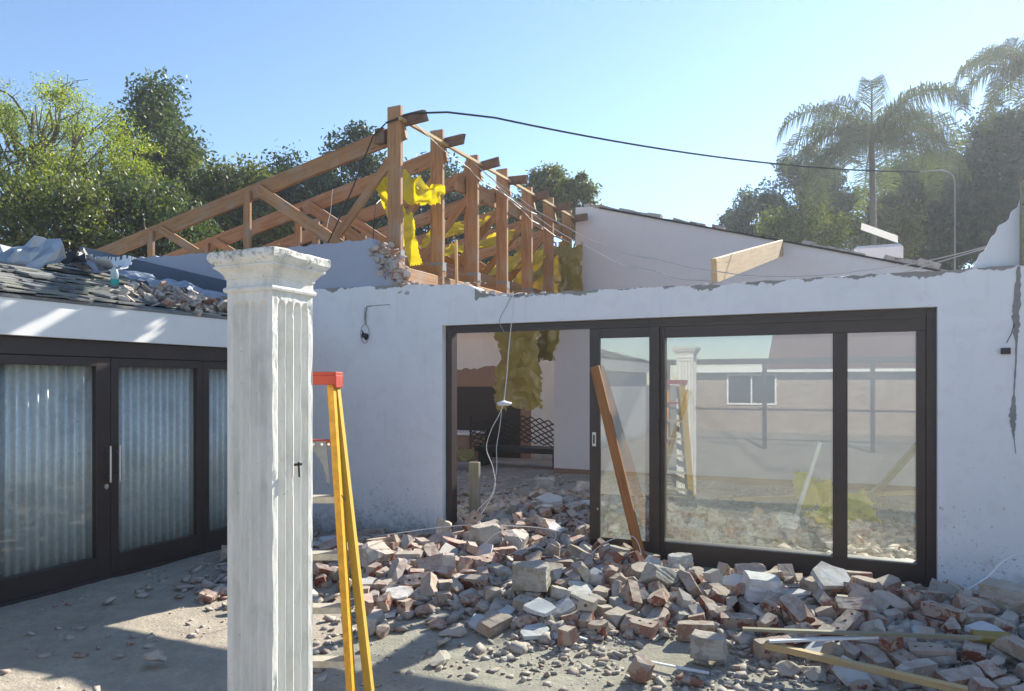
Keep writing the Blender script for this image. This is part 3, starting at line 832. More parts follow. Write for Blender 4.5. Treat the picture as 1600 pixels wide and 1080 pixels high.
b5 -2.995 4.527 0.067 -0.03 -0.14 1.65
h5 -1.6 6.092 -0.024 -0.23 1.4 -0.97
l3 -3.061 5.512 0.152 -2.9 -0.15 -1.23
l7 0.062 4.461 0.034 -0.21 -2.88 0.96
h7 -4.462 5.108 0.123 3.01 -0.06 1.31
s5 -3.65 7.836 0.174 0.27 -0.15 -1.38
h7 -2.99 6.355 0.219 1.56 0.98 1.12
l4 1.026 8.089 0.075 0.62 2.03 0.12
b1 -2.366 8.348 0.217 0.18 0.02 2.72
b0 -2.289 5.639 0.162 0.03 0.15 1.24
h5 -1.89 4.726 0.02 -0.51 1.64 -1.74
h7 -1.062 3.931 0.02 -1.83 1.97 -0.56
b0 -0.757 6.157 0.056 0.08 0.03 2.9
l4 -2.425 8.018 0.303 -0.41 0.13 -0.6
l1 -1.049 5.213 0.087 0.67 0.4 -1.14
b1 -3.323 6.116 0.178 -1.68 -0.18 0.59
l1 -1.609 7.39 0.179 0.93 0.4 0.27
h0 -3.657 9.536 0.027 1.81 1.18 0.83
h3 -0.93 5.788 0.042 0.91 1.18 -0.45
l5 -4.106 5.305 0.13 0.45 -2.77 -1.47
s4 -3.736 6.018 0.091 -0.02 -0.05 -0.21
s1 -1.755 5.033 0.141 -2.6 -0.05 1.53
h5 -3.173 10.37 0.017 0.33 1.45 0.75
b1 -3.631 4.929 0.156 0.56 0.04 1.61
b0 1.868 5.778 0.123 1.63 -0.08 -1.78
h3 -3.215 7.001 0.265 0.38 1.26 1.79
h4 -1.605 4.677 0.012 -0.55 1.75 -2.08
b2 -0.351 5.334 0.132 0.15 -0.08 -0.63
b4 0.582 5.449 0.149 -0.08 -0.01 -2.08
b2 -3.824 5.39 0.157 0.03 -0.05 -0.19
h4 -3.285 4.529 -0.012 2.8 1.42 0.11
l5 -1.844 4.501 0.066 0.58 -0.05 -0.11
b2 0.141 8.788 0.102 0.12 -0.08 -2.34
h4 -3.333 5.02 0.07 0.19 1.77 -2.53
h0 0.619 8.89 0.017 -1.24 1.88 -1.49
l1 0.692 4.726 0.103 -0.31 -0.05 1.07
b4 0.301 5.862 0.131 -1.59 0.17 1.13
s4 -4.338 5.289 0.18 0.02 -0.01 -2.66
h0 1.269 5.421 0.071 -1.47 1.89 0.73
l4 -2.346 8.568 0.169 0.26 -0.24 -2.17
h0 -2.636 4.72 0.055 -1.86 2.02 -0.8
h7 -0.379 5.087 0.088 1.17 0.98 1.47
b5 0.708 5.041 0.141 -0.0 0.07 -1.06
h6 0.012 5.286 0.174 1.52 0.01 0.08
l6 -1.211 4.979 0.068 -0.88 0.15 1.52
b4 0.862 5.355 0.152 -1.61 0.0 -1.9
b0 0.757 6.069 0.091 -1.66 -0.12 -0.79
l0 0.206 5.078 0.134 0.07 -0.7 -1.05
h3 -1.322 5.231 0.116 0.57 2.62 -0.18
h7 -0.281 6.06 0.054 -1.56 1.9 -0.66
h2 -3.029 5.666 0.143 2.03 0.98 0.76
s0 -3.147 5.854 0.175 0.22 0.18 2.27
h0 -2.362 6.15 0.07 -0.73 1.85 -1.63
b0 -3.946 5.307 0.16 1.65 -0.07 -0.6
h1 -0.84 5.144 0.003 0.81 1.93 -0.26
l5 -1.794 5.136 0.116 0.44 -0.11 2.98
l1 -1.98 5.021 0.131 -2.69 -0.08 -1.94
h1 -0.382 7.923 0.1 0.9 1.99 0.2
s0 -1.921 5.626 0.119 0.06 -0.02 2.51
l0 -2.051 7.332 0.258 -0.21 -2.88 0.81
b3 0.882 4.668 0.109 0.16 0.06 -2.64
h7 -2.309 6.557 0.165 0.98 1.34 0.66
b2 -4.52 5.56 0.12 3.13 -0.01 1.12
h0 -2.393 10.622 0.037 1.87 1.24 1.5
l6 -0.657 5.36 0.085 0.22 1.05 3.09
h4 -2.854 7.19 0.318 2.59 1.3 0.4
l0 -0.996 5.118 0.06 0.21 0.75 -0.26
h4 -1.828 7.754 0.153 0.35 1.75 -0.76
l5 -3.693 6.188 0.113 2.74 -0.04 1.14
h1 1.085 6.064 -0.008 1.3 1.93 -0.07
b5 -3.237 7.539 0.337 -0.28 -0.02 1.11
s5 -1.797 5.348 0.138 -0.25 0.38 -1.69
h7 0.079 5.413 0.154 -0.75 0.8 1.13
h2 -0.243 5.091 0.075 2.26 0.88 0.86
h5 -1.049 4.937 -0.017 0.19 1.4 2.76
l6 -2.683 7.32 0.387 -0.31 -0.35 -1.91
h6 -3.242 5.328 0.248 -2.12 -1.66 -0.78
h2 -3.766 8.489 0.075 1.91 0.91 -0.11
s0 -1.77 4.641 0.111 0.43 -0.2 -0.2
k2 -2.673 5.868 0.247 -1.2 -0.04 1.74
h5 -0.445 5.271 0.026 -0.95 1.49 1.53
b4 -2.39 6.697 0.239 0.27 0.27 -0.32
l3 -2.547 4.319 0.03 0.13 -3.12 0.97
h1 -4.359 4.028 -0.031 0.82 2.0 -0.43
l6 -2.276 6.516 0.135 -0.75 0.12 1.29
s5 -3.265 7.142 0.28 -0.26 -0.16 1.27
h6 -1.521 5.626 0.054 1.23 1.87 -0.64
h1 0.359 5.63 0.076 -2.55 1.16 -0.01
l1 -1.276 4.924 0.074 -2.73 0.07 -1.61
h4 1.059 5.547 0.061 -0.79 1.77 0.58
h2 -3.912 5.934 0.076 2.03 0.97 -0.63
h0 -0.603 5.853 0.025 -0.95 1.85 0.24
h3 -3.621 5.817 0.132 3.04 -0.02 -0.33
h3 -2.991 8.492 0.139 0.72 1.08 -0.53
b2 -3.523 8.386 0.18 2.44 -0.07 -1.99
b3 -0.876 5.042 0.099 -1.59 0.17 -1.08
l7 0.886 5.628 0.1 -0.12 -2.74 0.24
h3 0.472 3.874 0.001 1.13 1.24 1.64
l6 -0.151 4.878 0.065 -3.0 0.03 0.61
k0 -2.872 5.666 0.319 -1.55 0.05 -2.0
h5 -0.235 5.191 0.042 1.27 1.65 -1.7
b2 -2.988 6.128 0.23 0.87 -0.11 1.14
h6 -3.355 6.788 0.183 -1.42 1.2 -0.74
l0 0.754 4.617 0.063 -2.98 -0.16 0.93
h1 -4.094 5.206 0.055 0.99 1.97 -0.82
h4 -2.552 4.995 0.099 -1.74 1.82 -1.12
h1 -0.14 5.94 0.02 -2.5 1.03 -0.78
l1 -0.744 5.561 0.102 -0.55 0.07 1.38
l7 -1.879 5.107 0.11 -0.2 -2.71 0.6
b5 1.384 4.682 0.085 -1.44 0.07 0.08
b3 -1.162 4.81 0.067 0.05 -0.1 1.48
l5 0.759 5.558 0.118 0.37 -0.18 -1.64
h6 -2.751 7.621 0.355 1.51 1.86 -0.42
h7 -2.87 5.029 0.146 0.0 1.27 -0.95
l5 -0.127 5.405 0.143 2.82 -0.07 -0.17
h5 -2.44 6.183 0.06 0.92 1.71 0.02
h1 -0.923 5.35 0.028 1.34 1.87 -1.13
l2 -2.644 7.283 0.391 -1.75 -0.11 1.44
l3 -2.898 4.632 0.063 0.14 -2.82 -1.57
l1 -0.002 3.864 0.03 0.49 -3.1 -1.07
b3 -3.227 4.84 0.149 -0.66 -0.68 1.81
b5 -0.238 5.513 0.22 -0.03 3.08 -0.92
l3 0.305 8.451 0.119 -0.27 0.03 -0.4
b3 -0.164 5.266 0.176 0.89 -0.06 1.91
h6 -3.228 8.636 0.077 1.25 1.81 -0.56
h7 -3.137 7.698 0.339 -0.8 0.51 -0.18
l6 -2.18 4.753 0.108 0.54 0.85 1.07
h1 -4.468 4.814 0.034 -2.2 1.13 0.6
l7 1.07 3.942 0.019 -0.02 -0.14 -0.06
l0 -3.519 7.68 0.231 0.27 3.07 0.66
l5 -1.95 5.278 0.141 0.44 -2.77 1.47
h1 -1.354 5.68 0.03 1.24 2.02 0.0
h3 1.105 5.153 0.08 1.5 1.34 0.31
b1 0.488 5.699 0.177 0.1 -0.08 -2.56
l3 -2.529 5.362 0.156 -2.97 -0.09 -0.81
l2 -0.355 5.587 0.117 -0.9 0.62 1.79
b3 -1.938 7.522 0.265 0.31 0.04 1.29
b4 -2.044 4.81 0.133 -0.0 0.14 -1.31
h1 -2.075 8.475 0.088 0.35 2.0 2.16
s3 -1.926 6.269 0.055 -0.11 -0.07 -1.94
l7 -1.535 5.494 0.106 -3.09 0.16 -0.4
b1 0.39 6.013 0.16 0.14 0.15 2.71
b1 -2.451 5.088 0.174 3.1 0.04 -0.51
l4 -2.865 6.235 0.2 0.17 0.12 1.07
b0 -2.046 5.056 0.185 0.01 0.39 2.88
b4 -3.135 5.98 0.197 1.5 0.06 -3.1
b0 -0.039 4.935 0.139 0.01 0.45 -2.2
b0 0.511 4.459 0.078 -0.13 3.02 0.55
h4 0.217 5.163 0.09 -0.74 1.73 -1.77
l3 -2.422 4.929 0.149 -0.37 0.08 -1.07
l3 -1.098 5.695 0.067 -3.0 -0.08 0.51
l7 0.318 8.347 0.111 0.02 -0.28 -2.97
h5 -0.568 5.604 0.031 -0.1 1.43 0.18
h0 -0.744 5.072 0.018 1.92 1.14 0.56
h0 0.752 7.474 0.041 -1.4 1.9 1.37
h3 -0.126 5.1 0.089 1.67 1.12 0.17
b0 -3.93 5.585 0.156 -1.5 -0.07 -1.69
h0 -0.705 5.244 0.033 -1.65 1.92 -0.86
s3 -2.447 5.794 0.178 -0.42 0.54 1.43
l7 -3.81 5.134 0.115 -0.09 -0.14 2.63
b2 0.494 5.156 0.228 0.09 -0.04 2.55
b1 1.723 5.211 0.125 1.42 -0.06 2.66
l6 -0.577 4.805 0.038 0.28 1.07 -2.3
b1 -0.454 5.947 0.147 0.04 2.65 1.88
h7 0.982 5.33 0.131 0.02 0.02 1.14
b0 -2.699 6.55 0.269 -0.3 -0.13 -2.85
h3 -2.108 7.206 0.25 -1.25 1.98 -1.44
b0 -1.835 6.915 0.156 0.26 -0.08 1.24
h1 -0.528 4.632 -0.031 0.9 1.89 0.94
b5 0.066 4.772 0.1 -0.17 0.07 2.96
b3 -2.816 4.648 0.119 -0.77 -2.72 -1.05
b0 -1.553 8.256 0.151 -0.03 -0.09 -0.86
h2 -0.763 5.909 0.037 2.08 1.01 -1.15
l4 -1.778 5.411 0.115 0.88 2.24 -0.67
b1 -2.78 6.329 0.247 0.53 0.08 -2.32
b3 -3.085 5.509 0.24 -3.07 0.24 0.43
b5 1.733 5.915 0.089 0.09 3.03 -0.85
h7 -1.617 5.057 0.123 0.03 0.01 1.63
l2 -1.799 5.003 0.106 2.33 0.62 1.07
l5 -2.583 8.956 0.109 -0.21 -3.07 -0.55
l7 0.377 5.545 0.141 -0.09 -0.14 0.12
h7 -0.164 5.638 0.121 -1.79 1.92 -0.53
h1 -4.402 6.399 0.004 1.01 1.99 0.39
h1 0.904 9.111 -0.011 0.91 1.97 1.83
s5 -0.825 5.653 0.134 -0.12 -0.59 1.36
b2 0.01 5.727 0.237 1.64 -0.03 -2.93
h1 -1.659 4.552 -0.0 -1.97 1.27 -0.04
l2 0.685 4.618 0.08 -0.39 -0.1 -2.23
s0 -1.444 5.687 0.167 -1.18 0.39 -3.05
h1 -2.373 7.696 0.293 1.53 2.01 -0.51
h5 0.981 5.48 0.076 0.36 1.46 1.13
l4 -3.058 6.418 0.239 0.06 -0.01 0.7
h5 -3.433 6.147 0.054 0.68 1.32 0.44
h4 -0.537 5.45 0.049 2.4 1.39 -0.42
l1 -1.115 5.779 0.077 0.84 0.23 -2.79
k3 -3.53 4.973 0.226 -2.58 0.13 1.47
s1 -1.731 4.847 0.165 -0.08 -3.08 -0.08
b4 -2.773 8.247 0.259 0.3 -0.1 -2.8
l6 -2.138 4.991 0.126 0.0 -0.14 -1.79
b1 -2.831 8.471 0.216 -1.37 -0.1 -2.28
l6 -2.136 6.156 0.09 -1.71 0.51 1.51
b4 1.108 4.925 0.149 0.06 -0.45 2.1
l0 -1.945 4.81 0.106 -0.18 -0.73 -2.86
l0 -2.807 6.687 0.3 0.39 -0.39 0.89
h4 -0.472 4.805 0.071 1.9 1.24 1.25
b1 -0.296 4.772 0.101 -2.27 -0.06 0.82
s1 -2.803 6.843 0.361 -0.14 0.5 1.59
h6 -2.891 5.386 0.194 2.6 1.95 0.17
s2 -0.38 5.343 0.199 0.07 -0.13 -0.19
b4 0.277 10.917 0.056 0.0 0.01 0.02
l5 -0.533 9.102 0.056 0.44 0.09 -1.32
l6 0.896 4.779 0.086 -2.89 0.11 0.41
h6 -1.597 4.614 0.1 1.14 1.8 -0.51
h7 -0.884 5.214 0.082 -1.95 2.05 -0.26
h1 -2.524 7.462 0.331 -1.98 1.27 0.44
h0 -2.481 6.077 0.131 -0.96 2.2 -0.12
h4 -2.735 4.752 0.046 -0.83 1.55 1.41
h0 1.77 4.444 -0.02 1.82 1.23 -0.73
b4 1.828 5.419 0.148 -0.01 0.26 1.13
h0 -2.491 6.244 0.104 -1.87 2.05 0.34
b2 1.141 5.953 0.125 0.28 -2.98 -1.45
l3 -1.436 5.039 0.107 -0.37 0.33 -1.14
b1 0.193 5.688 0.221 0.18 -0.15 0.86
b1 -3.496 6.262 0.145 0.1 -0.12 -0.22
h3 -0.039 4.606 0.028 0.76 1.17 1.87
l1 -2.729 3.945 0.045 2.26 0.21 -1.13
s2 0.722 5.641 0.128 2.68 -0.04 0.19
l2 -0.583 4.755 0.038 -0.28 -0.23 1.77
b4 -1.078 5.409 0.164 -0.92 0.42 -0.96
h7 -1.654 5.276 0.147 -0.05 1.92 0.1
b2 -0.851 5.375 0.112 -1.64 -0.07 2.24
b1 1.096 5.419 0.166 -0.05 0.0 -2.48
s5 -0.513 5.078 0.116 0.21 -0.35 2.36
b3 -0.327 4.959 0.195 -0.46 -0.38 2.32
l0 -3.878 9.203 0.065 0.08 -0.3 1.26
h6 -0.9 4.874 -0.002 -1.93 1.27 -0.23
l1 0.837 5.073 0.125 0.49 -3.07 -0.53
h3 -2.547 7.328 0.355 -2.31 2.01 -0.27
l2 -2.744 6.258 0.177 -0.92 2.74 -0.94
h5 -2.39 4.702 0.026 0.46 1.33 1.48
l4 -3.841 5.606 0.118 -2.83 1.08 0.14
l2 -1.469 8.009 0.148 -0.26 -0.78 -1.84
l5 -0.196 4.362 0.026 0.44 0.13 -0.62
b2 0.415 4.07 0.041 -0.01 -3.14 -1.06
b3 -1.902 6.316 0.119 1.52 0.12 -0.09
h4 -1.682 5.753 0.048 1.47 1.34 -1.48
b1 0.225 5.295 0.214 -0.78 0.32 -0.61
b5 -3.84 6.27 0.101 0.1 -0.1 -0.72
h2 -2.187 6.447 0.144 -0.57 0.91 2.22
b4 -2.652 5.255 0.193 0.32 -0.06 1.14
b5 -0.486 5.121 0.169 0.41 -0.04 1.49
l0 -1.613 5.765 0.086 0.11 -3.07 -1.38
l2 -2.31 5.002 0.141 -0.21 -0.06 -0.11
b3 -3.402 5.435 0.182 2.96 0.1 -0.29
h4 -3.293 5.989 0.095 2.19 1.26 -0.46
l4 -0.44 4.682 0.034 1.97 -1.03 -1.32
s3 -2.529 6.432 0.266 -0.09 0.3 -0.6
l7 1.365 5.258 0.101 -3.07 -0.09 1.01
h1 -0.531 5.369 0.111 -0.59 1.67 -1.72
h2 -3.111 5.9 0.179 1.59 1.22 0.07
h2 -1.924 8.577 0.092 -0.81 2.2 0.2
h5 -4.147 5.41 0.042 0.18 1.41 0.51
s4 -3.213 8.435 0.197 -0.27 3.07 0.39
l5 -1.154 6.095 0.042 0.5 -0.02 -2.8
h4 -1.834 7.255 0.14 0.02 1.39 -2.94
b5 -1.247 7.733 0.181 1.57 0.02 1.2
l5 -2.99 5.255 0.204 -2.73 -0.11 1.01
h7 1.236 5.521 0.143 1.29 1.15 -1.48
l7 -4.128 5.749 0.109 -0.08 -0.11 0.94
b5 0.294 5.532 0.189 2.09 0.06 2.53
b1 -2.668 6.39 0.325 0.5 -0.04 2.42
h4 -2.986 5.763 0.114 -0.84 1.7 0.33
l2 -0.42 5.174 0.097 -0.86 0.71 -2.71
h2 -2.939 6.904 0.301 2.15 0.89 0.61
b4 0.287 4.427 0.082 -1.48 -0.1 0.57
b3 0.705 7.642 0.116 0.12 -0.02 1.01
h7 -2.695 5.642 0.164 1.09 1.17 -1.45
h3 -1.914 8.707 0.078 0.92 1.13 -1.92
b3 -1.481 5.534 0.189 -0.32 0.07 -1.85
s4 -2.953 4.47 0.107 0.03 0.16 -1.26
b5 -2.81 7.037 0.366 -3.02 -0.13 0.98
l5 -0.333 4.349 0.033 -0.26 -3.1 0.49
l3 -0.756 5.184 0.137 -0.58 -0.03 1.73
h6 1.366 4.503 -0.012 -1.85 1.29 0.13
h2 -1.586 4.335 0.063 -1.52 -0.07 1.31
b4 -2.114 6.037 0.141 3.04 0.06 -0.33
b1 -2.865 5.204 0.18 0.12 0.02 0.46
l1 -3.199 8.501 0.154 0.29 3.01 -1.24
l0 -1.155 5.623 0.08 0.13 0.09 -1.51
h5 0.06 4.253 -0.047 0.87 1.45 0.08
l5 1.596 3.767 0.033 -0.26 -3.1 -0.93
b5 0.008 5.115 0.207 -0.48 -0.01 -2.91
l7 -2.359 8.215 0.22 -0.46 -0.36 -1.0
l5 -0.711 4.621 0.037 2.91 0.0 -0.95
l3 -2.348 7.364 0.357 -0.39 -0.37 2.9
h1 -1.605 5.109 0.05 0.89 1.89 1.89
l6 -2.856 4.489 0.039 -2.86 0.14 0.08
h2 0.344 5.354 0.198 2.22 1.12 -0.3
b1 -3.772 4.96 0.225 1.51 -0.07 2.38
h4 0.197 4.666 0.1 1.93 1.26 1.23
h0 -1.477 8.919 0.017 -1.24 1.85 -1.25
h0 -4.077 6.04 0.037 1.48 1.21 -0.35
l6 -2.939 7.239 0.364 0.45 0.77 0.63
h0 0.112 5.045 0.087 -1.81 1.83 -0.02
h1 -0.673 9.326 -0.016 0.92 1.92 -1.43
b0 -0.046 5.776 0.135 0.17 -0.04 -2.64
h4 -1.837 5.957 0.026 -1.18 1.92 1.2
h6 -2.305 5.88 0.076 -2.36 1.33 -0.32
b0 -3.192 5.569 0.171 0.02 0.01 -1.38
h0 -0.157 6.049 0.015 -1.09 2.02 0.98
h0 -2.918 5.322 0.124 -1.24 1.96 0.37
l1 -2.565 5.938 0.164 -0.45 0.09 -1.85
h0 -1.469 8.318 0.083 -1.24 2.04 1.07
b1 0.637 5.979 0.086 0.16 0.05 2.98
b2 1.014 5.955 0.088 0.08 2.97 -1.34
l4 -1.929 6.153 0.063 0.42 2.14 0.96
b5 -2.335 6.02 0.136 -0.08 -2.98 0.8
b0 -3.05 7.98 0.308 0.13 -0.29 -1.17
l1 -2.156 8.706 0.128 0.77 0.11 -2.32
l6 -1.767 4.461 0.047 -2.87 0.2 0.35
s4 -2.316 4.827 0.106 -0.13 -0.07 2.62
h2 0.806 5.719 0.078 -0.88 2.13 -0.01
h4 -0.62 5.285 0.031 -0.82 1.66 1.57
b4 -1.247 4.649 0.056 0.07 0.06 -0.16
b3 -2.278 9.469 0.099 0.03 0.01 2.33
h7 0.688 5.334 0.123 1.33 1.2 0.25
b0 -0.437 5.655 0.124 -0.05 -0.05 0.24
l5 -2.809 4.832 0.107 0.28 0.02 1.85
b4 -1.731 5.99 0.142 2.92 0.59 -0.43
h6 -2.471 6.51 0.134 -1.0 1.41 1.04
b1 0.45 5.954 0.092 -0.01 -0.18 -1.64
l7 -2.499 9.381 0.081 -0.01 -0.15 2.36
l3 -1.567 7.525 0.182 -0.47 0.0 -1.53
b4 -0.417 6.218 0.062 3.06 0.03 1.61
s2 -1.249 5.531 0.081 -0.08 0.02 -0.77
h7 -0.242 5.514 0.142 0.03 3.11 0.14
l7 -1.389 6.07 0.047 0.02 0.14 0.8
b5 -3.964 5.084 0.136 0.05 -0.01 -2.77
h7 -1.471 5.979 0.06 1.16 1.3 0.96
h6 -2.23 6.379 0.058 1.08 2.09 -0.81
h3 -1.372 7.88 0.122 0.96 1.27 -1.72
h0 -2.936 5.489 0.121 1.78 1.19 1.18
s5 -3.315 5.746 0.201 -2.57 0.12 -0.09
b0 -3.33 8.173 0.219 0.04 0.24 2.24
b1 1.676 4.731 0.078 -1.51 0.11 -0.84
h4 2.256 5.29 0.043 -1.83 1.73 -0.3
h4 -3.78 5.794 0.058 2.0 1.3 -1.2
h4 -1.463 6.149 -0.013 1.49 1.44 0.37
b2 -2.001 4.623 0.102 0.13 0.07 -0.18
h0 -1.777 7.111 0.113 0.91 1.27 -2.34
h6 -2.477 8.212 0.187 0.47 2.08 1.84
b2 -0.426 4.582 0.062 -1.61 0.05 -2.46
b2 -1.894 6.054 0.091 0.04 0.13 0.84
h6 -3.666 7.074 0.127 -1.63 1.06 -0.16
h0 1.054 4.705 0.034 1.97 1.07 1.32
l1 0.814 5.476 0.126 -0.49 0.07 0.75
h1 -2.145 8.57 0.077 1.04 2.16 0.84
b5 1.271 5.012 0.108 -0.06 0.0 -2.95
h2 -2.672 8.684 0.115 1.68 1.17 0.02
s3 -2.22 4.322 0.035 -0.05 0.15 -1.13
l1 -3.082 7.643 0.364 1.07 0.31 -2.07
s5 -1.256 5.562 0.106 0.04 0.01 2.11
b1 -2.002 5.18 0.157 -1.52 0.05 0.08
h4 1.003 5.053 0.054 -0.89 1.83 -0.55
h7 -2.313 6.938 0.281 -3.14 0.3 -0.62
b0 -4.2 5.058 0.139 -0.03 3.12 -0.52
l5 -1.737 5.61 0.118 0.4 0.21 -0.02
l0 -2.879 7.778 0.358 0.27 -2.98 0.58
h5 -2.892 8.294 0.147 -1.5 1.33 -1.08
h6 -4.37 5.546 0.055 -2.06 1.23 0.16
l4 -1.445 7.873 0.146 1.65 -1.04 -0.99
h6 0.385 6.14 0.003 -2.46 1.31 0.42
l0 1.196 4.102 0.013 -3.12 -0.12 0.86
b5 -0.758 5.777 0.089 0.14 0.0 -2.71
b5 0.262 5.405 0.165 -3.11 0.05 -0.34
b2 -2.968 4.768 0.121 0.59 -0.13 0.55
h4 -0.064 4.468 -0.021 -1.17 1.65 0.98
b4 -2.329 5.411 0.199 -2.27 0.07 -1.74
b1 -1.867 4.817 0.155 -0.24 -0.14 -0.98
s2 -2.947 5.859 0.155 -0.02 0.05 2.61
l7 -2.357 4.222 0.026 0.05 -0.17 0.55
h0 -3.296 8.52 0.093 1.65 1.35 1.47
l1 -2.895 6.13 0.191 -0.33 -0.06 1.21
l2 -1.771 5.764 0.109 -0.79 0.69 1.48
h7 -2.179 8.27 0.196 1.16 1.34 0.66
h0 -2.815 5.546 0.127 -1.52 1.88 0.68
h3 -2.309 4.632 0.072 -2.4 1.82 -0.07
b0 -2.296 6.372 0.161 -2.13 0.05 -1.87
h7 -3.234 4.714 0.089 -0.07 -0.11 1.77
l7 1.232 3.825 0.019 -0.02 -0.13 -0.14
h0 -1.951 5.455 0.085 -1.34 1.98 -0.19
s0 -3.389 4.695 0.063 -0.17 0.0 -2.92
h3 -3.516 9.238 0.056 1.16 1.19 -1.65
h4 0.383 4.919 0.068 1.74 1.28 1.6
h2 -2.108 5.623 0.167 -1.47 -0.07 2.9
l6 1.044 10.338 0.028 -0.46 2.81 0.85
h0 0.454 6.296 -0.003 1.79 1.24 -0.38
h0 0.173 5.871 0.06 1.66 1.07 -1.72
h5 -3.281 6.247 0.089 1.14 1.26 0.31
h3 0.071 4.892 0.106 -0.66 2.2 -0.32
l1 -1.241 5.97 0.061 -0.5 -0.08 -1.85
s1 0.504 5.674 0.127 0.12 -0.04 -3.11
h7 -2.76 5.09 0.144 1.31 1.31 -1.92
h1 -2.878 6.05 0.167 -0.09 1.99 -0.5
l5 -0.95 7.523 0.137 0.44 -0.16 1.38
h1 -2.369 6.842 0.196 -1.84 1.45 -0.35
h0 -2.289 5.671 0.175 -1.15 2.05 0.71
h3 1.437 5.765 0.066 0.97 1.08 -0.97
s3 -2.987 4.339 0.017 -0.06 -0.04 2.31
h6 -0.636 5.903 0.055 -0.22 0.61 -1.51
h0 0.496 5.269 0.086 1.75 1.23 -1.23
b0 -4.37 5.457 0.137 -1.59 -0.01 0.65
l4 -1.497 7.0 0.103 0.68 2.16 -1.05
h3 -2.968 4.342 0.028 1.12 1.18 1.29
l7 -1.715 5.482 0.112 -0.01 -0.08 0.45
b5 -0.469 4.861 0.071 -0.09 -0.12 1.7
b0 1.485 4.869 0.087 -3.01 0.05 0.03
l3 -2.329 4.136 0.019 -2.91 -0.17 0.33
h4 -1.464 4.509 -0.015 -0.46 1.74 -2.26
h7 -3.359 5.839 0.164 -0.07 -0.05 0.3
l4 1.796 5.287 0.111 -0.13 0.28 -2.92
h6 0.764 4.382 -0.001 -2.04 1.11 1.5
l1 -2.829 8.031 0.319 -2.79 -0.29 -1.07
h6 -1.516 5.273 0.065 -2.13 1.25 0.46
b1 -2.572 7.984 0.333 -0.27 -0.02 -0.35
l6 -2.951 5.685 0.164 2.7 0.27 0.32
b5 0.06 5.582 0.151 0.03 0.04 2.45
h1 -1.591 5.685 0.192 -1.17 -1.47 0.95
b5 -0.676 4.965 0.073 -0.06 0.05 -3.01
b4 -0.242 7.432 0.144 3.13 0.15 -1.32
h1 0.211 5.709 0.062 1.17 1.86 -0.92
h2 -1.146 5.175 0.058 -0.76 2.13 -1.54
s1 -1.849 4.325 0.034 -0.13 0.04 -2.61
s0 1.504 5.321 0.12 -0.18 -0.29 2.07
h6 -0.589 8.509 0.061 -2.39 1.27 0.35
h3 0.605 6.092 0.093 0.91 2.16 -0.63
h2 -2.715 7.017 0.318 2.23 0.86 1.58
b2 -4.359 6.124 0.107 1.64 0.02 -2.56
h0 -2.197 5.551 0.104 -1.28 2.05 0.59
h1 1.474 5.616 0.055 0.99 1.86 -1.01
h2 -2.268 7.261 0.293 -0.94 2.35 -0.54
b3 -0.548 5.761 0.185 -0.15 0.07 1.22
h6 -2.41 6.417 0.103 0.09 1.64 1.64
l3 -2.549 7.224 0.372 0.46 0.08 0.09
h6 -3.261 5.884 0.115 -2.91 1.27 0.43
b5 1.484 5.147 0.108 -0.06 -0.08 2.74
h2 -3.097 5.412 0.175 -0.04 0.04 1.06
s0 -2.216 5.121 0.133 -0.06 0.04 -1.1
b4 0.612 4.815 0.129 -0.1 3.06 1.38
l4 -3.46 5.739 0.153 -0.14 0.15 0.33
h3 -1.883 4.998 0.095 1.32 1.29 0.96
l1 -2.166 4.81 0.135 0.54 0.07 2.09
h3 0.153 5.788 0.093 0.78 1.2 -1.04
b3 -1.453 7.329 0.157 0.1 -0.09 1.45
l5 -1.026 5.439 0.1 -0.29 -3.01 -0.8
h3 -4.643 4.816 0.062 0.82 1.25 1.52
b2 -0.717 5.36 0.15 -0.08 -0.52 -0.99
h4 -2.85 4.4 -0.019 2.74 1.45 -0.45
h1 -2.255 8.486 0.108 0.69 2.17 1.52
h1 -0.337 5.193 0.044 -1.8 1.22 -0.79
b1 0.29 6.294 0.06 0.02 0.02 2.17
h6 0.648 5.777 0.057 0.53 1.95 2.12
l1 -2.261 7.44 0.348 0.49 0.43 -1.41
h7 -1.89 5.92 0.165 -1.41 1.9 -0.76
s4 -0.408 5.341 0.173 -0.18 0.03 2.18
b0 -1.434 5.753 0.121 -1.67 0.08 0.15
b0 0.236 4.601 0.086 -0.12 -0.08 2.16
h7 -1.1 5.555 0.087 1.06 1.14 -0.23
h7 -1.042 5.076 0.156 0.6 -1.42 -0.0
b3 -1.772 5.209 0.155 0.59 -3.11 -0.12
l7 -2.148 5.272 0.133 -0.27 -2.66 -0.04
h2 -0.915 6.144 0.015 2.12 0.98 -1.3
b4 -1.05 7.663 0.162 -0.09 3.11 0.76
h0 -1.426 5.398 0.161 -0.79 -0.43 -2.25
h4 -3.046 4.845 0.073 0.49 1.47 2.66
h5 -2.039 8.271 0.121 0.29 1.34 2.67
l1 -1.934 4.408 0.062 -0.6 0.07 -2.6
h1 -2.463 5.25 0.095 0.93 2.04 -0.02
h4 -2.48 5.652 0.1 -1.22 1.86 1.22
l5 1.774 5.631 0.152 -1.38 0.16 1.38
h5 -2.705 4.889 0.054 -1.59 1.46 1.41
h4 -0.629 5.147 0.02 -1.73 1.78 -0.92
h0 -4.393 6.241 0.024 1.76 1.25 1.47
l6 -1.889 7.698 0.221 -0.09 1.18 -0.93
b4 -2.443 5.485 0.196 -1.6 0.02 -1.51
b1 -4.06 5.513 0.155 1.49 -0.02 1.36
s3 -3.173 6.264 0.215 -0.67 2.77 -1.27
b5 0.893 6.064 0.09 1.5 -0.16 -1.34
s2 -0.951 5.246 0.058 -0.05 -0.07 2.26
s4 0.001 4.352 0.047 -0.48 0.2 -2.07
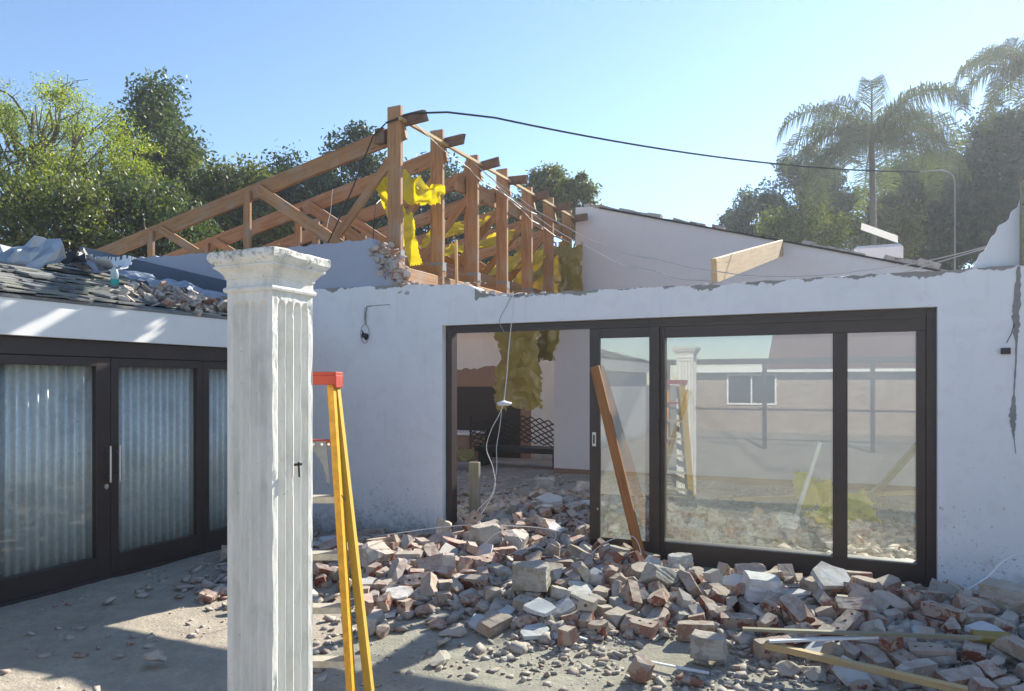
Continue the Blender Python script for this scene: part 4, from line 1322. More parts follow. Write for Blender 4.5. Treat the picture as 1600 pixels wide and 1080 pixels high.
l6 -0.169 5.714 0.111 2.56 0.37 0.44
h0 -2.628 6.434 0.161 -2.18 1.93 0.23
h6 0.991 5.615 0.062 -2.36 1.23 0.29
l5 -2.833 5.444 0.175 -0.28 -3.1 0.06
s2 -1.686 4.416 0.034 -0.1 0.13 -1.55
h6 0.564 4.395 0.003 0.57 1.93 -0.39
l3 -2.495 4.693 0.102 -0.47 0.06 -2.24
l2 1.455 4.985 0.085 -0.1 -0.12 0.06
h0 -0.561 6.111 0.002 1.6 1.18 -0.27
h4 -3.002 7.391 0.322 0.42 1.65 2.4
h5 -2.359 5.169 0.076 0.46 1.41 -2.79
h1 -0.056 5.133 0.222 -0.84 -1.33 -2.19
l0 -1.93 6.751 0.131 0.42 -0.43 1.32
s4 1.506 4.564 0.022 0.02 -3.06 -1.1
h4 -2.872 6.43 0.181 1.09 1.72 -1.84
l7 -1.392 5.561 0.096 0.03 -0.18 2.55
l6 -3.381 6.318 0.148 0.72 1.14 -1.65
s3 -3.037 5.325 0.199 -0.45 0.45 -1.21
s0 0.154 3.796 0.019 -0.01 -0.03 -1.91
l0 -3.043 4.665 0.07 -0.94 0.19 -0.18
s0 1.395 5.529 0.166 -2.87 0.23 -1.23
l5 0.289 4.839 0.108 0.54 0.23 -1.1
b0 2.212 5.047 0.105 -1.64 0.07 -2.21
b5 0.089 5.257 0.212 0.76 0.4 -0.46
b1 1.47 5.87 0.136 1.07 -0.09 2.67
b3 -2.059 6.144 0.131 3.06 0.34 -0.46
"""
rng = random.Random(5); random.seed(3)
# ---------------------------------------------------------------- ground (one sheet out to the horizon) and indoor floor
def axis(a, b, step, far):
    x = list(np.arange(a, b+1e-6, step)); d = step
    lo = []; v = a
    while v > -far: d *= 1.5; v -= d; lo.append(v)
    d = step; hi = []; v = b
    while v < far: d *= 1.5; v += d; hi.append(v)
    return lo[::-1]+x+hi
def ground_z(x, y):
    if not (-9 < x < 6 and 0 < y < 13): return 0.
    n = .012*noise.noise(Vector((x*1.3, y*1.3, 4)))+.006*noise.noise(Vector((x*6, y*6, 1)))+.003*noise.noise(Vector((x*19, y*19, 2)))
    return mound(x, y)+n*(1 if y < 6.4 else .5)-.004
xs, ys = axis(-6, 2.6, .035, 900), axis(2.3, 9.5, .035, 900)
gv = [(x, y, ground_z(x, y)) for y in ys for x in xs]; nx = len(xs)
gf = [(j*nx+i, j*nx+i+1, (j+1)*nx+i+1, (j+1)*nx+i) for j in range(len(ys)-1) for i in range(nx-1)]
tag(link('ground', mesh('ground', gv, gf, True), M['ground']), kind='structure')
fl = MB(); n = 40
for j in range(n+1):
    for i in range(n+1):
        x, y = -12+15*i/n, 6.72+8*j/n; fl.v.append(Vector((x, y, .012+.004*noise.noise(Vector((x, y, 0))))))
fl.f = [(j*(n+1)+i, j*(n+1)+i+1, (j+1)*(n+1)+i+1, (j+1)*(n+1)+i) for j in range(n) for i in range(n)]
tag(fl.build('floor', M['floor'], fix=False), kind='structure')

# ---------------------------------------------------------------- walls of the house
def jag(pts, step=.05, amp=.02, seed=0, keep=()):
    """roughen an outline's broken edges: pts with flag 1 start a broken edge"""
    out = []; r = random.Random(seed)
    for i, p in enumerate(pts):
        q = pts[(i+1) % len(pts)]; out.append((p[0], p[1]))
        if len(p) > 2 and p[2]:
            L = math.hypot(q[0]-p[0], q[1]-p[1]); n = int(L/step)
            for k in range(1, n):
                t = k/n; out.append((p[0]+(q[0]-p[0])*t+r.uniform(-1, 1)*amp*p[2]*.5, p[1]+(q[1]-p[1])*t+r.uniform(-1, 1)*amp*p[2]))
    return out
FW = empty('front_wall', (-1.5, 6.48, 0), 'long white plastered front wall with a broken top edge around the sliding door', 'wall')
outl = [(.58, -.1), (2.7, -.1), (2.7, 2.50, 1), (1.12, 2.475, .6), (.3, 2.475, .7), (-1.1, 2.46, .8), (-2.1, 2.475, .8), (-3.0, 2.46, 1.2), (-3.32, 2.50, 1.5), (-3.5, 2.60, .5), (-3.75, 2.61, .5), (-4.15, 2.635, .4), (-5.75, 2.66), (-5.75, -.1), (-3.77, -.1), (-3.77, 2.2), (.58, 2.2)]
MB().prism(jag(outl, .06, .014, 2), 'y', 6.48, 6.70).build('wall', M['white_plaster'], FW)
# bricks laid bare on the broken top by the first posts
rb = MB()
for i in range(26):
    x = rng.uniform(-3.5, -2.7); z = 2.47+.1*max(0, -(x+3.05))
    bm = piece_bm(rng.choice(['lump', 'half']), rng.randrange(8)); mt = Matrix.Translation((x, rng.uniform(6.52, 6.66), z+.005)) @ Euler((rng.uniform(-.3, .3), rng.uniform(-.3, .3), rng.uniform(0, 6))).to_matrix().to_4x4() @ Matrix.Scale(.5, 4)
    bm.verts.index_update(); rb.add([mt @ v.co for v in bm.verts], [[v.index for v in f.verts] for f in bm.faces]); bm.free()
for i in range(150):
    x = -4.1+5.3*i/150+rng.uniform(-.02, .02); zt_ = 2.47 if x > -3.3 else 2.62
    bm = piece_bm(rng.choice(['lump', 'slab']), rng.randrange(6)); mt = Matrix.Translation((x, rng.uniform(6.485, 6.6), zt_+rng.uniform(-.012, .006))) @ Euler((rng.uniform(-.3, .3), rng.uniform(-.3, .3), rng.uniform(0, 6))).to_matrix().to_4x4() @ Matrix.Scale(rng.uniform(.12, .32), 4)
    bm.verts.index_update(); rb.add([mt @ v.co for v in bm.verts], [[v.index for v in f.verts] for f in bm.faces]); bm.free()
rb.build('broken_brickwork', M['mortar_bits'], FW, fix=False)
# chases cut for cables, filled grey
def blot(pts, y, name, mat, par, th=.004, seed=1, w=.012):
    r = random.Random(seed); L = []; Rr = []
    for i, (x, z, ww) in enumerate(pts):
        a = pts[max(i-1, 0)]; b = pts[min(i+1, len(pts)-1)]; dx, dz = b[0]-a[0], b[1]-a[1]; l = math.hypot(dx, dz) or 1
        L.append((x-dz/l*ww*r.uniform(.6, 1.3), z+dx/l*ww*r.uniform(.6, 1.3))); Rr.append((x+dz/l*ww*r.uniform(.6, 1.3), z-dx/l*ww*r.uniform(.6, 1.3)))
    return MB().prism(L+Rr[::-1], 'y', y-th, y+.01).build(name, mat, par)
def dense(pts, n=6):
    o = []
    for a, b in zip(pts, pts[1:]):
        for k in range(n): o.append([a[i]+(b[i]-a[i])*k/n for i in range(3)])
    return o+[list(pts[-1])]
blot(dense([(1.10, 2.47, .012), (1.085, 2.2, .022), (1.08, 2.05, .024), (1.085, 1.9, .006), (1.07, 1.55, .005), (1.06, 1.38, .020), (1.065, 1.28, .012), (1.07, 1.2, .003), (1.08, 1.1, .002)], 8), 6.48, 'chase', M['chase_grey'], FW, seed=4)
blot(dense([(-4.40, 2.44, .003), (-4.62, 2.435, .004), (-4.69, 2.43, .008), (-4.705, 2.36, .011), (-4.71, 2.24, .012)], 6), 6.48, 'chase', M['chase_grey'], FW, seed=5)
blot(dense([(-4.755, 2.18, .004), (-4.72, 2.12, .018), (-4.70, 2.09, .02), (-4.67, 2.13, .012)], 4), 6.48, 'socket_hole', M['soot_and_hole_shade'], FW, seed=6)  # raised dark patch; shade inside the hole is put into its colour
t_ = empty('hanging_socket_cable', (-4.71, 6.47, 2.2), 'loop of grey cable hanging out of a hole in the wall left of the doorway', 'cable')
lp = [(-4.705+.055*math.sin(a)*(1 if a < PI else 1), 6.462, 2.14+.10*math.cos(a)) for a in np.linspace(0, 2*PI, 18)]
MB().tube(lp, .0035, 6).tube([(-4.70, 6.46, 2.42), (-4.712, 6.458, 2.33), (-4.70, 6.46, 2.24)], .004, 6).tube([(-4.69, 6.46, 2.42), (-4.68, 6.457, 2.33), (-4.70, 6.46, 2.24)], .004, 6).build('cable', M['grey_wire'], t_)
MB().box((-4.735, 6.44, 2.10), (-4.675, 6.478, 2.145)).build('junction_box', M['black_plastic'], t_, bevel=.004)
t_ = empty('dangling_sensor_box', (1.0, 6.47, 1.86), 'small black box dangling on its wire beside the right wall chase', 'junction box')
MB().tube([(1.07, 6.47, 2.05), (1.05, 6.46, 1.98), (1.02, 6.462, 1.91)], .003, 6).build('wire', M['black_plastic'], t_)
MB().box((.985, 6.45, 1.83), (1.045, 6.478, 1.875)).build('box', M['black_plastic'], t_, bevel=.003, M=None)

UW = empty('upper_wall', (-6, 6.52, 2.6), 'shadow grey upper wall piece above the front wall, its right end torn open to brick', 'wall')
o2 = [(-9.8, 2.4), (-4.15, 2.4), (-4.25, 2.64, 1.6), (-4.42, 2.82, 1.6), (-4.52, 2.98, 1.6), (-4.66, 3.16, .5), (-6.0, 3.15, .4), (-9.8, 3.26)]
MB().prism(jag(o2, .05, .03, 7), 'y', 6.53, 6.66).build('wall', M['shadow_grey_plaster'], UW)
rb = MB()
for i in range(150):
    t = rng.random(); x = -4.66+.40*t+rng.uniform(-.05, .15); z = 3.10-.50*t+rng.uniform(-.12, .05)
    bm = piece_bm(rng.choice(['lump', 'half', 'lump']), rng.randrange(8)); mt = Matrix.Translation((x, rng.uniform(6.50, 6.64), z)) @ Euler((rng.uniform(-.4, .4), rng.uniform(-.4, .4), rng.uniform(0, 6))).to_matrix().to_4x4() @ Matrix.Scale(rng.uniform(.5, .95), 4)
    bm.verts.index_update(); rb.add([mt @ v.co for v in bm.verts], [[v.index for v in f.verts] for f in bm.faces]); bm.free()
rb.build('broken_brickwork', M['torn_brick'], UW, fix=False)

GW = empty('gable_wall', (-1, 12.3, 0), 'tall pale gable wall at the back of the roofless room, sloping down to the right', 'wall')
gtop = [(-4.45, 4.72), (-4.1, 4.70), (-.3, 3.66), (1.3, 3.20), (3.2, 2.85)]
def gz(x): return float(np.interp(x, [p[0] for p in gtop], [p[1] for p in gtop]))
o3 = [(-4.86, .0), (3.2, .0), (3.2, 2.85, 1), (1.3, 3.2, 1), (-.3, 3.66, .7), (-4.1, 4.70, .5), (-4.45, 4.72), (-4.45, 3.0), (-4.86, 3.0)]
MB().prism(jag(o3, .12, .012, 9), 'y', 12.3, 12.5).build('wall', M['gable_plaster'], GW)
MB().box((-4.86, 12.27, .012), (3.2, 12.298, .11)).build('skirting', M['brown_paint'], GW)
cb = MB(); x = -4.3
while x < 3.1:
    w = rng.uniform(.12, .3); h = rng.choice([.03, .07, .07, .08, .1])*(1.25 if x > .3 else .8)
    if rng.random() < .9:
        a = math.atan((gz(x+w)-gz(x))/w); mt = Matrix.Translation((x+w/2, 12.42+rng.uniform(-.03, .03), gz(x+w/2)+h/2-.012)) @ Euler((rng.uniform(-.08, .08), -a+rng.uniform(-.1, .1), rng.uniform(-.12, .12))).to_matrix().to_4x4()
        b = MB().box((-w*.52, -.1, -h/2), (w*.52, .1, h/2)); cb.add([mt @ (v+noise.noise_vector(v*9+Vector((x, 0, 0)))*.018) for v in b.v], b.f)
    x += w*.95
cb.build('brick_coping', M['rubble_mix'], GW)
SWR = empty('side_wall', (2.8, 9.4, 0), 'low white side wall closing the roofless room on the right, behind the glass', 'wall')
MB().box((2.7, 6.72, 0), (2.9, 12.28, 2.2)).build('wall', M['inner_plaster'], SWR)
BWL = empty('back_wall', (-8, 14.6, 0), 'brown painted inner wall with a pale patch, seen through the open doorway behind the tarpaulin', 'wall')
MB().box((-6.25, 14.5, 0), (-4.2, 14.7, 2.95)).build('white_panel', M['inner_plaster'], BWL)
MB().box((-12, 14.5, 0), (-6.252, 14.7, 2.95)).build('wall', M['brown_paint'], BWL)
MB().prism(jag([(-8.6, 1.9, 1), (-6.9, 2.0, 1), (-6.45, 1.75, 1), (-6.42, 2.55, 1), (-7.0, 2.75, 1), (-8.6, 2.8, 1)], .08, .03, 3), 'y', 14.492, 14.51).build('bare_plaster', M['inner_plaster'], BWL)
MB().box((-8.1, 14.48, .012), (-6.5, 14.496, 1.55)).build('fireplace_dark', M['soot_and_hole_shade'], BWL)  # flat dark panel: sooty fireplace opening with its inner shade put into the colour
ST = empty('torn_wall_stub', (1.1, 6.6, 2.47), 'torn white plaster spike standing above the right end of the front wall', 'wall')
MB().prism(jag([(.80, 2.478), (1.3, 2.478), (1.3, 3.05), (1.16, 3.05, 1), (1.10, 2.92, 1.4), (1.05, 2.84, 1.4), (.99, 2.80, 1.4), (.92, 2.66, 1.4), (.87, 2.60, 1.4), (.84, 2.53, 1)], .03, .012, 3), 'y', 6.56, 6.64).build('plaster', M['stub_plaster'], ST)
MB().box((1.115, 6.46, 2.48), (1.16, 6.552, 3.1)).build('corner_strip', M['weathered_timber'], ST, bevel=.006)

# ---------------------------------------------------------------- sliding door in the front wall
SD = empty('sliding_door', (-1.6, 6.58, 0), 'wide dark brown sliding door standing half open in the white front wall', 'door')
F = M['dark_frame']; y0, y1 = 6.55, 6.665
MB().box((-3.768, y0, 0), (-3.70, y1, 2.198)).box((-3.70, y0, 2.13), (.51, y1, 2.198)).box((.51, y0, 0), (.578, y1, 2.198)).box((-2.4, y0, -.02), (.51, y1, .03)).build('frame', F, SD, bevel=.003)
MB().box((-3.70, y0-.012, 2.12), (.51, y0-.001, 2.15)).box((-3.70, 6.668, .012), (-2.3, 6.69, .03)).build('track', F, SD, bevel=.002)
# fixed panes on the right
fx = link('fixed_panel', None, parent=SD) if False else None
mbf = MB().box((-1.67, y0+.004, .03), (-1.53, y1-.01, 2.128)).box((-1.53, y0+.004, 2.025), (.508, y1-.01, 2.128)).box((-1.53, y0+.004, .03), (.508, y1-.01, .215)).box((-.155, y0+.004, .215), (-.045, y1-.01, 2.025)).box((.445, y0+.004, .215), (.508, y1-.01, 2.025))
fx = mbf.build('fixed_panel', F, SD, bevel=.003)
MB().box((-1.535, 6.60, .21), (-.15, 6.606, 2.03)).build('glass', M['window_glass'], fx)
MB().box((-.05, 6.60, .21), (.45, 6.606, 2.03)).build('glass', M['window_glass'], fx)
MB().box((-1.53, y0-.004, .202), (-.155, y0+.003, .214)).box((-.045, y0-.004, .202), (.445, y0+.003, .214)).build('glazing_bead', M['galvanised'], fx)
sp = MB().box((-2.22, y0-.035, .03), (-2.12, y0+.001, 2.118)).box((-1.66, y0-.035, .03), (-1.57, y0+.001, 2.118)).box((-2.12, y0-.035, 2.03), (-1.66, y0+.001, 2.118)).box((-2.12, y0-.035, .03), (-1.66, y0+.001, .20)).build('sliding_panel', F, SD, bevel=.003)
MB().box((-2.125, 6.53, .195), (-1.655, 6.536, 2.035)).build('glass', M['window_glass'], sp)
hd = MB().box((-2.192, 6.505, 1.035), (-2.155, 6.515, 1.165)).build('handle', M['steel'], sp, bevel=.003)
MB().box((-2.182, 6.502, 1.06), (-2.166, 6.5055, 1.14)).build('grip', M['black_plastic'], hd)
MB().box((-2.145, 6.508, .45), (-2.135, 6.5145, .47)).build('lock', M['steel'], sp)

beamo = beam('leaning_plank', (-1.665, 6.30, .05), (-2.155, 6.465, 1.77), .085, .036, M['plank_timber'], up=(0, -1, 0))
tag(beamo, 'orange brown timber plank leaning against the sliding door panel', 'plank')
p_ = beam('door_post_board', (-3.57, 6.80, .012), (-3.57, 6.80, .80), .115, .05, M['weathered_timber'], up=(0, -1, 0))
tag(p_, 'short weathered board standing upright inside the left of the open doorway', 'board')

# ---------------------------------------------------------------- left wing: fascia, doors, tiled roof
SW = empty('side_wing', (-5.6, 3, 0), 'low side wing on the left with white fascia, dark glazed doors and old tiled roof', 'house wing')
MB().box((-5.60, -9, 1.965), (-5.53, 6.475, 2.235)).build('fascia', M['fascia_paint'], SW, bevel=.002)
dx0, dx1 = -5.66, -5.60
wl = MB().box((-5.85, -9, 0), (-5.70, 1.2, 1.96)).box((-5.85, 6.3, 0), (-5.62, 6.475, 1.96)).box((-9.6, -9, 0), (-9.4, 6.475, 2.6)).build('wall', M['white_plaster'], SW)
PITCH = .243
def roofz(x): return 2.25+PITCH*(-5.53-x)
MB().prism([(-5.522, 2.236), (-5.522, 2.26), (-9.7, roofz(-9.7)+.0), (-9.7, roofz(-9.7)-.12), (-5.64, 2.235)], 'y', -9.2, 6.50).build('roof_deck', M['slate'], SW)
fr = MB().box((dx0, 1.2, 1.83), (dx1, 6.30, 1.962)).box((dx0, 6.12, 0), (dx1, 6.30, 1.83)).box((dx0, 1.2, 0), (dx1, 1.3, 1.83)).box((dx0, 1.3, -.02), (dx1, 6.12, .02)).box((dx0-.03, 1.2, 1.822), (dx0-.002, 6.30, 2.15)).build('door_frame', F, SW, bevel=.003)  # last box: unseen backing strip added to block light leaking over the leaves
edges = [1.302, 2.26, 3.222, 4.182, 5.142, 6.118]
for k in range(5):
    a, b = edges[k]+.003, edges[k+1]-.003; sl_, sr_ = .07, (.13 if k == 2 else .07)
    d = MB().box((dx0+.005, a, .022), (dx1-.004, a+sl_, 1.826)).box((dx0+.005, b-sr_, .022), (dx1-.004, b, 1.826)).box((dx0+.005, a+sl_, 1.755), (dx1-.004, b-sr_, 1.826)).box((dx0+.005, a+sl_, .022), (dx1-.004, b-sr_, .19)).build('door_leaf', F, SW, bevel=.003)
    MB().box((dx0+.025, a+sl_-.005, .185), (dx0+.031, b-sr_+.005, 1.76)).build('glass', M['door_glass'], d)
    if k in (2, 3):
        hy = b-.04 if k == 2 else a+.04
        MB().tube([(dx1+.05, hy, .80), (dx1+.05, hy, 1.10)], .009, 10).tube([(dx1-.005, hy, .85), (dx1+.05, hy, .85)], .006, 8).tube([(dx1-.005, hy, 1.05), (dx1+.05, hy, 1.05)], .006, 8).build('handle', M['steel'], d, smooth=False)
    if k == 2: MB().tube([(dx1-.006, b-.042, .765), (dx1+.004, b-.042, .765)], .02, 12).box((dx1-.003, b-.048, .74), (dx1+.006, b-.036, .765)).build('keyhole', M['steel'], d)
    c = MB(); n = 420; wv = []
    for i in range(n+1):
        y = a+.03+(b-a-.06)*i/n; xx = dx0-.045+.024*math.tanh(1.5*math.sin(2*PI*(y-a)/.076))
        wv += [Vector((xx, y, .03)), Vector((xx+.001, y, 1.81))]
    c.v = wv; c.f = [(2*i, 2*i+2, 2*i+3, 2*i+1) for i in range(n)]
    cs = c.build('corrugated_sheet', M['zinc_sheet'], smooth=True)
    bmm = bmesh.new(); bmm.from_mesh(cs.data); r_ = bmesh.ops.solidify(bmm, geom=bmm.faces[:], thickness=.0012); bmm.to_mesh(cs.data); bmm.free()
    lab = ['corrugated zinc sheet behind the glass of the door left of the frame edge', 'corrugated zinc sheet behind the glass of the door at the left frame edge', 'corrugated zinc sheet behind the glass leaf just left of the bar handles', 'corrugated zinc sheet behind the middle door leaf, between the bar handles and the column', 'corrugated zinc sheet behind the third door leaf, half hidden by the white column'][k]
    tag(cs, lab, 'metal sheet', 'corrugated sheets boarding up the glazed doors')
# tiles: courses of thin old slates, laid and slipped, part of the roof
cov = MB(); r = random.Random(8); y = -9.
for row in range(34):
    x = -5.53-row*.125
    y = -9.+r.uniform(0, .2)
    while y < 6.42:
        w = r.uniform(.16, .3)
        if y+w > 6.48: break
        miss = r.random() < (.05 if y < 4 else .3)
        if not miss:
            lay = r.choice([1, 1, 2, 2, 3]) if y < 4.6 else 1
            for q in range(lay):
                th = r.uniform(.010, .020); L = r.uniform(.24, .34); sl_ = PITCH*.8+r.uniform(-.03, .05)
                x0 = x+r.uniform(-.03, .03)+q*-.02; z = roofz(x0)+.012+q*.017+r.uniform(0, .02)
                dy = r.uniform(-.02, .02); s = r.uniform(-.02, .02)
                pts = [(x0, y, z), (x0+s, y+w, z+s*.4), (x0-L, y+w+dy, z+L*sl_-.01), (x0-L, y+dy, z+L*sl_-.01)]
                pts = [(a+r.uniform(-.012, .012), b, c_) for a, b, c_ in pts]
                cov.add(pts+[(a, b, c_+th) for a, b, c_ in pts], [(0, 3, 2, 1), (4, 5, 6, 7), (0, 1, 5, 4), (1, 2, 6, 5), (2, 3, 7, 6), (3, 0, 4, 7)])
        y += w+.003
cov.build('roof_tiles', M['slate'], SW, fix=False)
fb = MB().prism([(-5.62, 2.30), (-5.62, 2.52), (-6.6, 2.80), (-9.3, 3.43), (-9.3, 3.17), (-6.6, 2.53)], 'y', 6.485, 6.525).build('roof_flashing', M['flashing'], SW)

# things lying on the wing's roof (placed by distance along the roof)
def crumple(name, mat, w, h, M4, nx=26, ny=14, amp=.08, s=2.2, seed=0, curl=0., th=.004, smooth=False):
    vs = []; r = random.Random(seed)
    for j in range(ny+1):
        for i in range(nx+1):
            u, v = i/nx-.5, j/ny-.5
            e = noise.noise(Vector((u*7+seed, v*3, seed)))*.06
            p = Vector((u*w*(1+e), v*h*(1+e*2)+e*.25, 0))
            a_ = Vector((u*w*s*1.3+seed*3.1, v*h*s*1.3, seed)); rd = 1-2*abs(noise.noise(a_)*1.6); r2 = 1-2*abs(noise.noise(a_*2.3)*1.6)
            p += noise.noise_vector(a_*.6)*amp*.8+Vector((rd*.25, r2*.2, rd))*amp*.45+Vector((0, rd*.2, r2))*amp*.28
            if curl: a = v*curl; p = Vector((p.x, h/curl*math.sin(a)+p.y*.1, h/curl*(1-math.cos(a))+p.z))
            vs.append(M4 @ p)
    fs = [(j*(nx+1)+i, j*(nx+1)+i+1, (j+1)*(nx+1)+i+1, (j+1)*(nx+1)+i) for j in range(ny) for i in range(nx)]
    fs = [f for k, f in enumerate(fs) if not ((k % nx in (0, nx-1) or k//nx in (0, ny-1)) and r.random() < .3)]
    me = mesh(name, vs, fs, smooth); bm = bmesh.new(); bm.from_mesh(me)
    bmesh.ops.delete(bm, geom=[v for v in bm.verts if not v.link_faces], context='VERTS')
    bmesh.ops.solidify(bm, geom=bm.faces[:], thickness=th); bmesh.ops.recalc_face_normals(bm, faces=bm.faces[:]); bm.to_mesh(me); bm.free()
    return link(name, me, mat)
def TR(loc, rot=(0, 0, 0)): return Matrix.Translation(Vector(loc)) @ Euler([R(a) for a in rot]).to_matrix().to_4x4()
tag(crumple('bent_flashing', M['crumpled_metal'], .66, .40, TR((-7.62, 4.72, roofz(-7.6)+.13), (62, -22, 62)), nx=7, ny=5, amp=.17, s=2.2, seed=2), 'big bent sheet of blue grey metal sticking up on the tiled roof', 'metal sheet')
tag(crumple('silver_foil', M['crumpled_metal'], 2.3, .30, TR((-6.9, 5.6, roofz(-6.9)+.13), (18, 14, 10)), nx=26, ny=7, amp=.11, s=2.5, seed=5), 'long crumpled silver metal strip lying across the tiled roof', 'metal sheet')
tag(crumple('curled_white_sheet', M['white_sheet'], .5, .5, TR((-7.7, 5.65, roofz(-7.7)+.12), (10, 0, 20)), amp=.03, seed=9, curl=2.6), 'curled white sheet lying behind the water bottle on the roof', 'sheet')
tag(crumple('black_rag', M['black_plastic'], .6, .4, TR((-7.9, 5.3, roofz(-7.9)+.14), (20, -10, 40)), amp=.16, s=3, seed=13), 'black rag bunched up between the bent metal and the white sheet on the roof', 'rag')
B = empty('water_bottle', (-6.62, 4.98, roofz(-6.62)+.05), 'clear plastic water bottle with a teal label standing on the tiled roof', 'bottle')
bz = roofz(-6.62)+.04
def lathe(prof, n=18, c=(0, 0, 0)):
    m = MB()
    for r_, z in prof:
        for k in range(n): m.v.append(Vector((c[0]+r_*math.cos(2*PI*k/n), c[1]+r_*math.sin(2*PI*k/n), c[2]+z)))
    for i in range(len(prof)-1):
        for k in range(n): j = (k+1) % n; m.f.append((i*n+k, i*n+j, (i+1)*n+j, (i+1)*n+k))
    m.f.append(tuple(range(n))[::-1]); m.f.append(tuple((len(prof)-1)*n+k for k in range(n))); return m
bc = (-6.62, 4.98, bz)
lathe([(.030, 0), (.038, .01), (.038, .14), (.034, .16), (.018, .20), (.013, .215), (.013, .222)], c=bc).build('body', M['pet'], B, smooth=True)
lathe([(.0395, .03), (.0395, .085)], c=bc).build('label', M['teal_label'], B)
lathe([(.015, .222), (.015, .24)], c=bc).build('cap', M['white_sheet'], B)
for i, (x, y, L, a, lb) in enumerate([(-6.15, 5.75, .5, 8, 'splintered rafter offcut lying at the right end of the silver strip on the roof')]):
    q = beam('broken_batten', (x-L/2, y, roofz(x)+.14), (x+L/2, y+L*math.sin(R(a)), roofz(x)+.10), .05, .05, M['weathered_timber'], rough=.008, ends=.03); tag(q, lb, 'batten')
rr = MB(); r = random.Random(21)
for i in range(420):
    y = 4.35+2.05*r.random()**.7; x = -5.56-1.5*r.random()**1.3*(.35+.65*(y-4.3)/2.1); k = r.choice(['lump', 'lump', 'slab', 'half'])
    if y < 4.9 and r.random() < .5: continue
    bm = piece_bm(k, r.randrange(6)); s = r.uniform(.3, .8); mt = Matrix.Translation((x, y, roofz(x)+.04+r.uniform(0, .10)*min(1, (y-4.2)))) @ Euler([r.uniform(-.8, .8), r.uniform(-.8, .8), r.uniform(0, 6)]).to_matrix().to_4x4() @ Matrix.Scale(s, 4)
    bm.verts.index_update(); rr.add([mt @ v.co for v in bm.verts], [[v.index for v in f.verts] for f in bm.faces]); bm.free()
tag(rr.build('roof_rubble', M['rubble_mix'], fix=False), 'heap of broken mortar and brick bits on the tiled roof beside the column', 'rubble', kind='stuff')

# ---------------------------------------------------------------- roof trusses
PX = -4.45; TY = [6.78, 7.68, 8.58, 9.48, 10.36, 11.24, 12.1]
RS = .2025
def rz(x): return 4.365+RS*(x-PX)          # centre line of a rafter
names = ['first roof truss nearest the camera, its post joined to the cable', 'second roof truss from the front', 'third roof truss from the front', 'fourth roof truss from the front', 'fifth roof truss from the front', 'sixth roof truss, next to last before the gable wall', 'last roof truss, against the gable wall']
T = M['truss_timber']
for i, y in enumerate(TY):
    tr = empty('roof_truss', (PX-.07, y, 2.8), names[i]+', brown timber', 'roof truss', 'bare timber trusses of the roofless wing')
    j = [0, .02, -.03, .03, -.02, .02, 0][i]; top = 4.63+j
    beam('post', (PX-.085, y, 2.78), (PX-.085, y, top), .17, .05, T, tr, up=(0, -1, 0))
    beam('post_cleat', (PX-.10, y+.07, 2.9), (PX-.09, y+.07, 3.5+.1*(i % 3)), .12, .04, T, tr, up=(0, -1, 0))
    if i in (2,): beam('post', (PX-.20, y+.05, 3.0), (PX-.19, y+.05, top-.05), .06, .04, T, tr, up=(0, -1, 0))
    beam('rafter', (-10.1, y+.045, rz(-10.1)), (PX+.02, y+.045, rz(PX+.02)), .045, .185, T, tr)
    beam('rafter_stub', (PX-.15, y+.046, 4.47+j), (PX+.27+.05*j, y+.046, 4.50+j+[0, 0, .02, -.04, 0, -.02, 0][i]), .04, .12, M['rotten_timber'], tr, ends=.06, rough=.006)
    beam('bottom_chord', (-9.7, y+.045, 2.97), (PX+.0, y+.045, 2.97), .042, .15, T, tr)
    for x in (-6.66, -8.32): beam('web_post', (x, y+.002, 2.95), (x, y+.002, rz(x)+.02), .10, .038, T, tr, up=(0, -1, 0))
    beam('web_brace', (-6.50, y+.002, rz(-6.50)), (-4.95, y+.002, 2.97), .038, .14, T, tr)
    beam('web_post', (-5.62, y+.002, 2.95), (-5.62, y+.002, rz(-5.62)-.62), .09, .036, T, tr, up=(0, -1, 0))
    beam('web_brace', (-4.6, y+.003, 4.05), (-5.6, y+.003, 2.99), .036, .10, T, tr)
    beam('web_brace', (-8.15, y+.004, rz(-8.15)), (-6.95, y+.004, 2.97), .038, .10, T, tr)
    MB().box((PX-.175, y-.030, 3.03), (PX+.004, y-.027, 3.065)).box((PX+.001, y-.03, 2.96), (PX+.004, y+.06, 3.065)).build('metal_strap', M['galvanised'], tr)
rb = beam('ridge_purlin', (-4.66, 8.35, 4.22), (-4.66, 12.28, 4.26), .045, .22, T); tag(rb, 'wide ridge board running behind the tops of the farther truss posts', 'beam')
rb = beam('ridge_board_end', (-4.72, 6.74, 4.33), (-4.72, 6.90, 4.33), .12, .17, M['rotten_timber']); tag(rb, 'stub of ridge board nailed left of the first truss post', 'board')
rb = beam('ridge_batten', (PX+.03, 6.70, 4.46), (PX+.03, 12.25, 4.50), .04, .035, M['pale_timber']); tag(rb, 'pale thin batten nailed along the tops of the truss posts', 'batten')
rb = beam('wall_plate', (PX-.08, 6.70, 2.82), (PX-.08, 12.28, 2.82), .12, .15, T); tag(rb, 'heavy timber plate under the row of truss posts', 'beam')
rb = beam('hanging_batten', (PX+.02, 7.95, 3.38), (PX+.02, 7.97, 2.72), .03, .03, M['pale_timber']); tag(rb, 'thin pale stick hanging between the second and third truss posts', 'batten')
rb = beam('cut_beam', (-1.30, 7.75, 2.77), (-1.03, 12.29, 3.74), .06, .25, M['beam_timber'], ends=.0); 
tag(rb, 'single cut timber beam sticking out of the gable wall over the roofless room', 'beam')

